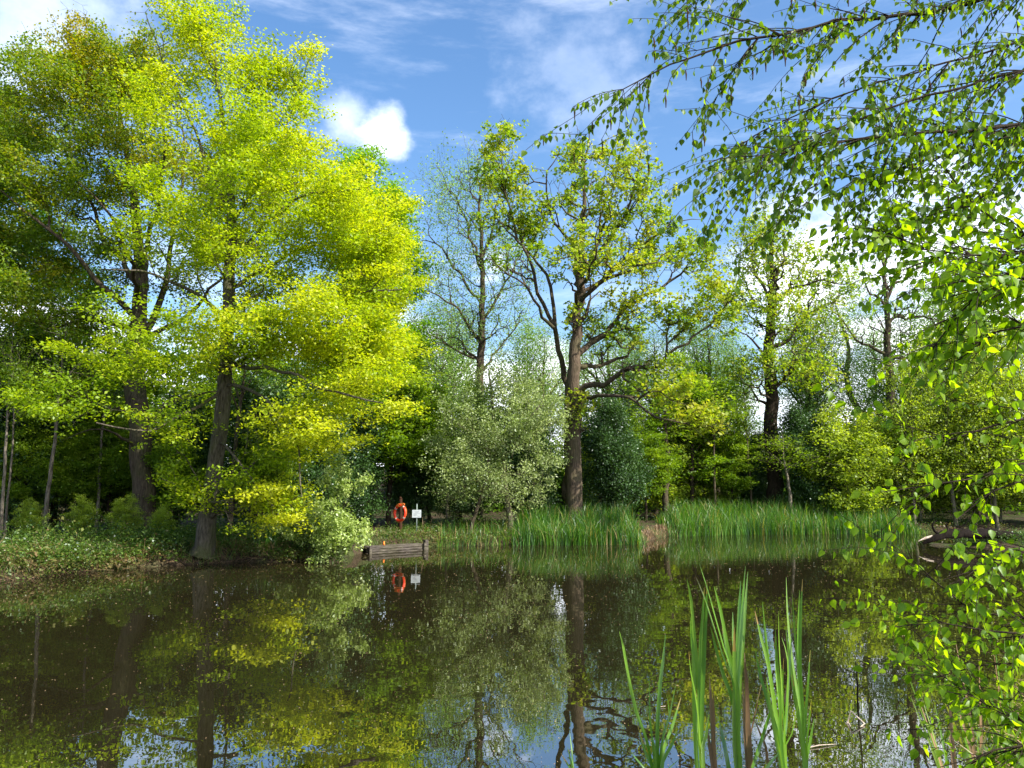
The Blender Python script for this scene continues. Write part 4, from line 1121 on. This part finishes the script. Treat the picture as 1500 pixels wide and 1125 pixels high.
def reed_clump(label, D, base, bl, wid=.011, mat='reed_near', seed=0, name='reed_clump', cat='reeds', part='blade'):
    """bl: blades as polylines in zoom coords tip->down; base: (u) px where the clump meets the water."""
    r = np.random.default_rng(seed)
    d = ray(base, 1300); x0 = (base - 750) / F * D
    root = empty(name, (x0, D, 0), label, cat)
    if part == 'blade' and len(bl) > 4:
        wid *= .85
        for _ in range(5):
            q = bl[int(r.integers(0, len(bl)))]; du = r.normal(0, 26); dv = r.uniform(40, 330)
            ne = [(x_ + du * (1 - i / len(q)), y_ + dv * (1 - i / len(q))) for i, (x_, y_) in enumerate(q)]
            bl = bl + [ne]
    for b in bl:
        dy = r.normal(0, .12)
        pts = [P(*ZX(*q), D + dy * (1 - i / len(b))) for i, q in enumerate(b)]
        bot = np.array([x0 + r.normal(0, .02), D + r.normal(0, .02), -.05])
        pts = pts + [bot]
        pts = [np.asarray(q) - np.array([x0, D, 0]) for q in pts[::-1]]
        n = len(pts)
        w = [wid * .8] + [wid * r.uniform(.85, 1.2) for _ in range(n - 2)] + [wid * .12]
        if n > 3: w[-2] *= .85
        V, Q = strip(pts, w, r)
        m_ = len(Q) // 2; tl = np.arange(m_) / m_
        tv = r.uniform(.08, .6) + .14 * np.sin(tl * 9 + r.uniform(0, 6)) * r.uniform(0, 1) + .1 * (1 - tl)
        if r.uniform() < .6: tv = np.where(tl > r.uniform(.92, .985), r.uniform(.85, 1), tv)
        mesh_np(part, V, Q, M[mat], root, np.clip(np.concatenate([tv, tv]) + r.normal(0, .03, len(Q)), 0, 1), smooth=True)
    return root


reed_clump('low fan of green reed blades nearest the pond middle, outermost of the near clumps', 4.9, 958, [
    [(358, 350), (378, 430), (400, 560), (440, 740), (515, 1000)], [(583, 365), (570, 500), (553, 660), (545, 1000)], [(505, 570), (507, 780), (530, 1000)], [(637, 590), (605, 750), (555, 1000)],
    [(445, 805), (475, 900), (520, 1010)], [(512, 795), (518, 880), (535, 1000)], [(592, 670), (602, 760), (560, 960)]], .012, seed=1)
reed_clump('slender upright reed clump with tips crossing, between the low fan and the tall V-shaped clump', 4.7, 1027, [
    [(688, 95), (708, 200), (725, 400), (745, 620), (760, 1010)], [(772, 135), (765, 260), (752, 470), (757, 1010)], [(786, 105), (782, 240), (770, 480), (762, 1010)], [(705, 280), (712, 420), (742, 640), (765, 1010)],
    [(720, 560), (735, 800), (760, 1010)], [(795, 760), (780, 860), (768, 1010)]], .012, seed=2)
reed_clump('tall V-shaped reed clump whose blades split into two bright tips', 4.6, 1084, [
    [(748, 20), (778, 110), (815, 240), (868, 430), (925, 620), (942, 1010)], [(820, 130), (850, 240), (890, 440), (935, 640), (945, 1010)], [(855, 240), (870, 360), (900, 520), (938, 680), (946, 1010)], [(911, 255), (915, 380), (930, 560), (945, 1010)],
    [(973, 30), (962, 170), (948, 380), (938, 600), (944, 1010)], [(985, 58), (972, 230), (960, 420), (945, 640), (948, 1010)], [(840, 760), (865, 880), (890, 1010)]], .0125, seed=3)
reed_clump('crowded many-bladed reed clump next to the tan broken stalks', 4.6, 1150, [
    [(1020, 250), (1050, 380), (1085, 520), (1120, 750), (1165, 1010)], [(1056, 205), (1072, 380), (1095, 560), (1130, 780), (1168, 1010)], [(1020, 440), (1050, 580), (1100, 750), (1160, 1010)], [(1135, 250), (1138, 420), (1150, 620), (1165, 1010)],
    [(1117, 375), (1125, 560), (1145, 780), (1166, 1010)], [(1200, 365), (1185, 560), (1172, 800), (1168, 1010)], [(1150, 380), (1180, 490), (1178, 700), (1170, 1010)], [(1143, 615), (1090, 760), (1040, 920), (1008, 1015)], [(1232, 700), (1200, 850), (1172, 1010)], [(1160, 480), (1150, 700), (1160, 1010)]], .0115, seed=4)
reed_clump('thin tall reed clump furthest along the near row, next to the floating straw', 4.9, 1182, [
    [(1172, 85), (1180, 280), (1205, 520), (1245, 760), (1270, 1010)], [(1202, 165), (1212, 330), (1230, 540), (1255, 780), (1275, 1010)], [(1252, 95), (1242, 280), (1240, 520), (1255, 760), (1272, 1010)], [(1290, 440), (1278, 620), (1265, 800), (1270, 1010)],
    [(1296, 680), (1282, 800), (1275, 1010)], [(1200, 560), (1230, 740), (1265, 1010)]], .011, seed=5)
reed_clump('few short pale grass blades poking up at the bottom of the pond view', 5.2, 838, [[(115, 840), (125, 930), (132, 1010)], [(72, 945), (100, 990), (118, 1020)], [(105, 915), (120, 980), (128, 1020)]], .006, seed=6)
# dead stalks
reed_clump('dark broken dead reed stalks between the slender clump and the tall V clump', 4.7, 1047, [[(797, 572), (806, 700), (815, 880), (822, 1010)], [(815, 620), (820, 800), (828, 1010)], [(785, 820), (798, 900), (800, 905)]], .011, 'dead', 7, 'dead_reed_stalk', 'dead reeds', 'stalk')
reed_clump('thick pale tan dead reed stalk behind the tall V-shaped clump', 4.75, 1094, [[(968, 455), (978, 600), (985, 800), (1000, 1010)], [(985, 520), (992, 700), (1010, 1010)], [(960, 600), (970, 800), (985, 1010)]], .014, 'dead', 8, 'dead_reed_stalk', 'dead reeds', 'stalk')
reed_clump('slanting brown dead stalks between the tan stalk and the crowded clump', 4.8, 1112, [[(1052, 605), (1030, 700), (1012, 790), (1000, 1010)], [(1010, 770), (1050, 860), (1085, 1010)], [(1180, 590), (1165, 680), (1120, 850), (1150, 1010)], [(1050, 945), (1100, 955), (1155, 960)]], .009, 'dead', 9, 'dead_reed_stalk', 'dead reeds', 'stalk')


def near_bank_reeds():
    r = np.random.default_rng(700)
    for k, (u, D, lab) in enumerate([(1362, 5.6, 'reed clump half hidden behind the low leafy branches, first from the open water'), (1398, 5.9, 'reed clump behind the low leafy branches, middle of the hidden three'), (1440, 6.2, 'reed clump behind the low leafy branches, closest to the bank')]):
        x0 = (u - 750) / F * D
        root = empty('reed_clump', (x0, D, 0), lab, 'reeds')
        for i in range(11):
            a = r.normal(0, .16, 2); hgt = r.uniform(.75, 1.35)
            pts = [(0 + r.normal(0, .05), r.normal(0, .05), -.05), (a[0] * .4, a[1] * .4, hgt * .5), (a[0] * 1.1, a[1], hgt)]
            V, Q = strip(pts, [.011, .012, .0015], r)
            dead = r.uniform() < .25
            mesh_np('blade', V, Q, M['dead'] if dead else M['reed_near'], root, np.full(len(Q), r.uniform(.2, .9)), smooth=True)
    n = 700
    y = r.uniform(4.2, 8.5, n); x = 0.70 * y - .45 + r.uniform(0, 1, n) ** 1.2 * 1.7
    b = np.stack([x, y, np.maximum(height(x, y), 0)], 1)
    V, Q, sg = blades(b, r.uniform(.12, .6, n), r.uniform(.008, .02, n), .9, r, 3, .6)
    tag(mesh_np('dead_reed_litter', V, Q, M['dead'], None, np.repeat(np.clip(r.normal(.6, .25, n), 0, 1), sg)), 'broken tan reed litter on the near bank under the leafy branches', 'reed litter', kind='stuff')


near_bank_reeds()


# ------------------------------------------------------------------ near birch branches
def leaf_near(base, d, nrm, L):
    """ovate leaves: base (n,3), d direction, nrm normal, L length -> 8 quads each."""
    n = len(base)
    s = np.cross(nrm, d)
    ts = [0, .16, .36, .62, .84, 1.0]; ws = [.015, .27, .35, .24, .09, .004]; rows = []
    for t, w in zip(ts, ws):
        bend = -(t ** 2) * .12
        c = base + d * (L * t)[:, None] + nrm * (L * bend)[:, None]
        rows += [c - s * (L * w)[:, None] + nrm * (L * w * .25)[:, None], c, c + s * (L * w)[:, None] + nrm * (L * w * .25)[:, None]]
    V = np.stack(rows, 1); m = len(rows)
    q = []
    for k in range(len(ts) - 1):
        q += [(3 * k, 3 * k + 1, 3 * k + 4, 3 * k + 3), (3 * k + 1, 3 * k + 2, 3 * k + 5, 3 * k + 4)]
    q = np.array(q)
    return V.reshape(-1, 3), (q[None] + (np.arange(n) * m)[:, None, None]).reshape(-1, 4), len(q)


def near_tree(name, label, trunk, limbs, seed, nshoot, slen, bias, leaf_len, gap, ncat, hang=1.0, droop=.9, sub=.5, lm='near'):
    """limbs: list of [(u,v,Y,r)...]; shoots grow from limbs, leaves along the shoots."""
    r = np.random.default_rng(seed)
    base = np.array(trunk[0][:3], float)
    root = empty(name, base, label, 'tree')
    p, q = dense([np.array(t[:3]) - base for t in trunk], [t[3] for t in trunk], .2, .01, r)
    V, Q = sweep(p, q, 14, .05); mesh_np('trunk', V, Q, M['bark_brown'], root, smooth=True)
    lb, ld, tones = [], [], []
    cats = []
    tot = sum(np.linalg.norm(np.diff([P(*a[:3]) for a in l], axis=0), axis=1).sum() * l[0][4] for l in limbs)
    for l in limbs:
        pts = [P(a[0], a[1], a[2]) for a in l]; rad = [a[3] * .45 for a in l]
        pp, qq = dense(pts, rad, .07, .006, r)
        parts = [sweep(pp - base, qq, 7, .06)]
        length = np.linalg.norm(np.diff(pp, axis=0), axis=1).sum()
        ns = max(2, int(nshoot * length * l[0][4] / tot))
        for k in range(ns):
            i = min(len(pp) - 2, int((r.uniform(0.02, 1.0)) * (len(pp) - 1)))
            if (pp[i][0] / pp[i][1]) > .76 and r.uniform() < .93: continue
            tan = unit(pp[i + 1] - pp[i])
            side = r.normal(0, 1, 3); side -= tan * side.dot(tan); side = unit(side)
            dv = unit(tan * r.uniform(.4, 1.1) + side * r.uniform(.3, 1.0) + np.array(bias) * r.uniform(.2, .9))
            L = r.uniform(*slen) * (1.0 if r.uniform() < .75 else .5)
            stack = [(pp[i], dv, L, min(.0035, qq[i] * .6))]
            while stack:
                p0, dv, L, r0 = stack.pop()
                m = max(4, int(L / .035)); q_ = [p0]; dcur = dv.copy()
                for j in range(m):
                    dcur = unit(dcur + np.array([0, 0, -droop]) * .055 + r.normal(0, .07, 3))
                    q_.append(q_[-1] + dcur * L / m)
                q_ = np.array(q_); A, B = q_[:-1], q_[1:]
                rr = np.linspace(r0, .0009, m + 1)
                parts.append(frusta(A - base, B - base, rr[:-1], rr[1:], 4))
                st_ = max(1, int(gap / (L / m)))
                for j in range(1, m + 1):
                    if r.uniform() > (L / m) / gap: continue
                    for _ in range(1 if r.uniform() < .7 else 2):
                        o = r.normal(0, 1, 3); t_ = q_[min(j, m)] - q_[j - 1]; t_ = unit(t_)
                        o -= t_ * o.dot(t_); o = unit(o)
                        pd = unit(o * .7 + t_ * .4 + np.array([0, 0, -.5 * hang]))
                        pl = leaf_len * r.uniform(.15, .35)
                        parts.append(frusta((q_[j] - base)[None], (q_[j] + pd * pl - base)[None], np.array([.0007]), np.array([.0006]), 3))
                        lb.append(q_[j] + pd * pl); ld.append(unit(pd * .6 + np.array([0, 0, -hang]) + r.normal(0, .35, 3)))
                    if j > m // 2 and r.uniform() < .35 and L > .25 and r0 > .0016:
                        s2 = unit(dcur + r.normal(0, .5, 3)); 
                        if r.uniform() < sub: stack.append((q_[j], s2, L * r.uniform(.3, .55), .0014))
                if len(cats) < ncat and r.uniform() < .35: cats.append(q_[-1])
        V, Q = join(parts)
        mesh_np('branch', V, Q, M['bark_dark'], root, smooth=True)
    lb = np.array(lb); ld = np.array(ld); n = len(lb)
    nr = r.normal(0, 1, (n, 3)) + np.array([0, -.1, .5]); nr = unit(nr - ld * (nr * ld).sum(1, keepdims=True))
    V, Q, k = leaf_near(lb - base, ld, nr, leaf_len * r.uniform(.55, 1.25, n))
    mesh_np('crown', V, Q, M[lm], root, np.repeat(np.clip(r.normal(.5, .25, n), 0, 1), k), smooth=True)
    cm = None
    for c in cats:
        L = .05
        if cm is None:
            p, q = dense([(0, 0, 0), (.001, 0, -.02), (.002, .001, -L)], [.002, .0035, .0015], .01, .0006, r)
            V, Q = sweep(p, q, 6, .15); cm = mesh_np('catkin', V, Q, M['post'], root, smooth=True); o = cm
        else:
            o = cm.copy(); C.objects.link(o); o.parent = root
        o.location = c - base
    return n


def NL(w, *pts, r0=.012, r1=.003):
    n = len(pts)
    return [(p[0], p[1], p[2], r0 + (r1 - r0) * i / (n - 1), w) for i, p in enumerate(pts)]


x0, y0 = 4.1, 3.4
n1 = near_tree('birch_tree', 'near birch with long drooping twigs, small leaves and brown catkins hanging into the sky',
    [(x0, y0, hz(x0, y0) - .1, .14), (x0 - .05, y0, 1.6, .11), (x0 - .1, y0 - .1, 3.2, .10), (x0 - .2, y0 - .1, 5.0, .08), (x0 - .3, y0, 7.2, .04)],
    [NL(1.2, (1960, -160, 3.3), (1700, -75, 3.2), (1428, 0, 3.1), (1372, 20, 3.1), (1232, 32, 3.05), (1168, 46, 3.0), (1060, 68, 2.95), (1008, 88, 2.9), (935, 118, 2.85), (893, 142, 2.8), r0=.026),
     NL(1.3, (1980, 60, 3.3), (1700, 140, 3.1), (1500, 182, 2.9), (1372, 192, 2.85), (1260, 204, 2.8), (1156, 222, 2.8), (1060, 232, 2.75), r0=.024),
     NL(.9, (1900, -250, 3.3), (1600, -200, 3.4), (1350, -120, 3.4), (1180, -70, 3.4), (1060, -30, 3.4), (985, -5, 3.4), r0=.02),
     NL(1, (1960, -100, 3.2), (1700, 0, 3.5), (1500, 60, 3.6), (1330, 110, 3.6), (1180, 160, 3.6), (1080, 215, 3.6), (1040, 240, 3.6), r0=.018),
     NL(1, (1950, 20, 3.2), (1650, 80, 2.6), (1480, 110, 2.5), (1330, 150, 2.5), (1200, 200, 2.5), (1090, 260, 2.5), r0=.016),
     NL(.9, (1650, 145, 3.08), (1440, 210, 3.0), (1320, 245, 2.95), (1230, 262, 2.9), (1150, 290, 2.9), r0=.012)],
    901, 800, (.2, .5), (-.4, .1, -.4), .031, .024, 60, hang=1.0, droop=.75, sub=.6)
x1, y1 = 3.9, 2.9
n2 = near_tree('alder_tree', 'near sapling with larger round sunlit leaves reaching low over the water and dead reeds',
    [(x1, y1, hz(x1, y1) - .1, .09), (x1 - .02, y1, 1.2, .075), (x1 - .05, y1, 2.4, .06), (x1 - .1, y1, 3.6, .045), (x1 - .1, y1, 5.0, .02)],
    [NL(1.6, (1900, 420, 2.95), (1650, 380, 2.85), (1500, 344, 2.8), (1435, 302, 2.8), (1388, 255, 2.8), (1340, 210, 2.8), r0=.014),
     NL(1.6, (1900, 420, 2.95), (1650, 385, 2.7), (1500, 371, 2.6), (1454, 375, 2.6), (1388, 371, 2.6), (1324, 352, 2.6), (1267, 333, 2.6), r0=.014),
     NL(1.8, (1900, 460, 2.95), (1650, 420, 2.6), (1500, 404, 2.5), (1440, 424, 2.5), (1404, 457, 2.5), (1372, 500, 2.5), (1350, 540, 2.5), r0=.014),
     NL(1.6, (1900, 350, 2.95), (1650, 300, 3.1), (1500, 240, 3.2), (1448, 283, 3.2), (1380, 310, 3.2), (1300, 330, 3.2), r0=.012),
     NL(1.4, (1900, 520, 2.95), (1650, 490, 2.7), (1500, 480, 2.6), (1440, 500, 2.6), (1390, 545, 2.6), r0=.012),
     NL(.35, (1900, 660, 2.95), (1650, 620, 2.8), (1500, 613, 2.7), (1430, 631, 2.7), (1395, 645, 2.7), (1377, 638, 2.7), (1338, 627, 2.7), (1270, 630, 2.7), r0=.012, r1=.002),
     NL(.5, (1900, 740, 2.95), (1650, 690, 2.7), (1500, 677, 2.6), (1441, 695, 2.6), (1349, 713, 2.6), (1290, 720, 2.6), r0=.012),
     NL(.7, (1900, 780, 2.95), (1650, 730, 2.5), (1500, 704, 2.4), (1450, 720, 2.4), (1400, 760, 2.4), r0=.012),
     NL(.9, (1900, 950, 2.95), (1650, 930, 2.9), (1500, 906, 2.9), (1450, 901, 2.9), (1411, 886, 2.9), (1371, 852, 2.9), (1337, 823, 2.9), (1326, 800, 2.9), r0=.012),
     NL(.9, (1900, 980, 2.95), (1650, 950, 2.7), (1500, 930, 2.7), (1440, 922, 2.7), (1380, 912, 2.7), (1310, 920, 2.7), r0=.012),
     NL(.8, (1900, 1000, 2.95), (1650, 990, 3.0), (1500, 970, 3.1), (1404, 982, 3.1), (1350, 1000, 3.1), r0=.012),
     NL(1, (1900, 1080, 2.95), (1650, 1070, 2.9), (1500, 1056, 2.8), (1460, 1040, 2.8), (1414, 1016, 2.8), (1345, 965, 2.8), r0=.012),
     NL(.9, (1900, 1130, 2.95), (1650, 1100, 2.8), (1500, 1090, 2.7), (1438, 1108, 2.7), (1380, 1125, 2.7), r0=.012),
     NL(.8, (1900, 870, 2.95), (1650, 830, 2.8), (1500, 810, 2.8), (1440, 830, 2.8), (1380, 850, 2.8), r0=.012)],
    902, 1250, (.12, .36), (-.55, .1, -.1), .037, .031, 6, hang=.6, droop=.5, sub=.4, lm='near_lit')
print('near leaves', n1, n2)

# ------------------------------------------------------------------ light, sky, camera
SUN_AZ, SUN_EL = math.radians(124), math.radians(42)     # clockwise from the view direction (+Y)
sd = Vector((math.sin(SUN_AZ) * math.cos(SUN_EL), math.cos(SUN_AZ) * math.cos(SUN_EL), math.sin(SUN_EL)))
sl = bpy.data.lights.new('sun', 'SUN')
sl.energy = 5.0; sl.angle = math.radians(.53); sl.color = (1.0, .95, .86)
so = bpy.data.objects.new('sun', sl); C.objects.link(so)
so.rotation_euler = sd.to_track_quat('Z', 'Y').to_euler()
so.location = sd * 80

W = bpy.data.worlds.new('World'); S.world = W; W.use_nodes = True
N, L = W.node_tree.nodes, W.node_tree.links
N.clear()


def mth(op, a, b=None, c=None, clamp=False):
    n = N.new('ShaderNodeMath'); n.operation = op; n.use_clamp = clamp
    for i, x in enumerate((a, b, c)):
        if x is None: continue
        if hasattr(x, 'links'): L.new(x, n.inputs[i])
        else: n.inputs[i].default_value = x
    return n.outputs[0]


def smooth(x, a, b):
    n = N.new('ShaderNodeMapRange'); n.interpolation_type = 'SMOOTHSTEP'
    L.new(x, n.inputs['Value']); n.inputs['From Min'].default_value = a; n.inputs['From Max'].default_value = b
    return n.outputs['Result']


sky = N.new('ShaderNodeTexSky'); sky.sky_type = 'NISHITA'; sky.sun_disc = False
sky.sun_elevation = SUN_EL; sky.sun_rotation = SUN_AZ
sky.air_density = 1.0; sky.dust_density = 1.8; sky.ozone_density = 1.6
hs = N.new('ShaderNodeHueSaturation'); hs.inputs['Saturation'].default_value = 1.22; hs.inputs['Value'].default_value = 1.12
L.new(sky.outputs[0], hs.inputs['Color'])
tc = N.new('ShaderNodeTexCoord')
sep = N.new('ShaderNodeSeparateXYZ'); L.new(tc.outputs['Generated'], sep.inputs[0])
DX, DY, DZ = sep.outputs


def wnoise(scale, vec, detail=8, rough=.58, off=(0, 0, 0), rot=(0, 0, 0)):
    mp = N.new('ShaderNodeMapping'); mp.inputs['Scale'].default_value = vec; mp.inputs['Location'].default_value = off; mp.inputs['Rotation'].default_value = rot
    L.new(tc.outputs['Generated'], mp.inputs[0])
    n = N.new('ShaderNodeTexNoise'); n.inputs['Scale'].default_value = scale; n.inputs['Detail'].default_value = detail; n.inputs['Roughness'].default_value = rough
    L.new(mp.outputs[0], n.inputs['Vector'])
    return n.outputs['Fac']


n1_ = wnoise(4.0, (1, 1, 2.0), off=(.3, .1, 0))
band = smooth(mth('SUBTRACT', n1_, mth('MULTIPLY_ADD', DZ, 1.6, .165)), 0.0, .16)
nf = wnoise(16, (1, 1, 1.4), 6)


def puff(u, v, deg, amp):
    d = ray(u, v); d = d / np.linalg.norm(d)
    dot = mth('ADD', mth('ADD', mth('MULTIPLY', DX, float(d[0])), mth('MULTIPLY', DY, float(d[1]))), mth('MULTIPLY', DZ, float(d[2])))
    ang = mth('ARCCOSINE', mth('MINIMUM', dot, 1.0))
    f = mth('SUBTRACT', 1.0, mth('DIVIDE', ang, math.radians(deg)))
    return smooth(mth('ADD', f, mth('MULTIPLY', mth('SUBTRACT', nf, .5), amp)), -.1, 1.05)


cl = mth('MAXIMUM', band, mth('MULTIPLY', puff(556, 194, 2.2, 2.0), .8))
cl = mth('MAXIMUM', cl, mth('MULTIPLY', puff(508, 166, 2.4, 2.2), .4))
cl = mth('MAXIMUM', cl, mth('MULTIPLY', puff(578, 210, 1.7, 1.9), .8))
cl = mth('MAXIMUM', cl, puff(1200, 405, 6.5, 1.5))
cl = mth('MAXIMUM', cl, puff(1380, 345, 6.5, 1.5))
ci = wnoise(2.6, (1.2, 1, 5.5), 9, .62, (1.7, .4, .2), (.25, .35, .3))
cl = mth('MAXIMUM', cl, mth('MULTIPLY', puff(40, 30, 9.0, 1.9), .36))
cl = mth('MAXIMUM', cl, mth('MULTIPLY', puff(845, 130, 6.0, 2.6), .16))
cir = mth('MULTIPLY', smooth(ci, .49, .78), .30)
cl = mth('MAXIMUM', cl, cir)
shade = wnoise(7, (1, 1, 1.6), 6, .6, (2, 3, 1))
cc = ramp(N, [(6.6, 7.4, 8.8), (11.5, 11.6, 11.9)], [.30, .62]); L.new(shade, cc.inputs[0])
mxw = N.new('ShaderNodeMixRGB'); L.new(cl, mxw.inputs[0]); L.new(hs.outputs[0], mxw.inputs[1]); L.new(cc.outputs[0], mxw.inputs[2])
bg = N.new('ShaderNodeBackground'); bg.inputs['Strength'].default_value = 0.108
L.new(mxw.outputs[0], bg.inputs['Color'])
ow = N.new('ShaderNodeOutputWorld'); L.new(bg.outputs[0], ow.inputs['Surface'])

cam = bpy.data.cameras.new('camera')
cam.sensor_width = 36; cam.lens = F / 1500 * 36; cam.clip_start = .05; cam.clip_end = 2000
co = bpy.data.objects.new('camera', cam); C.objects.link(co)
co.location = (0, 0, H); co.rotation_euler = (math.radians(90) + PITCH, 0, 0)
S.camera = co
S.view_settings.view_transform = 'Standard'; S.view_settings.look = 'None'; S.view_settings.gamma = 1
S.view_settings.exposure = 1.2
S.cycles.max_bounces = 10; S.cycles.diffuse_bounces = 5; S.cycles.glossy_bounces = 3; S.cycles.transmission_bounces = 8; S.cycles.transparent_max_bounces = 4
S.cycles.caustics_reflective = False; S.cycles.caustics_refractive = False
S.cycles.use_denoising = True
S.cycles.denoiser = 'OPENIMAGEDENOISE'; S.cycles.denoising_input_passes = 'RGB_ALBEDO_NORMAL'; S.cycles.denoising_prefilter = 'ACCURATE'
S.cycles.sample_clamp_indirect = 6
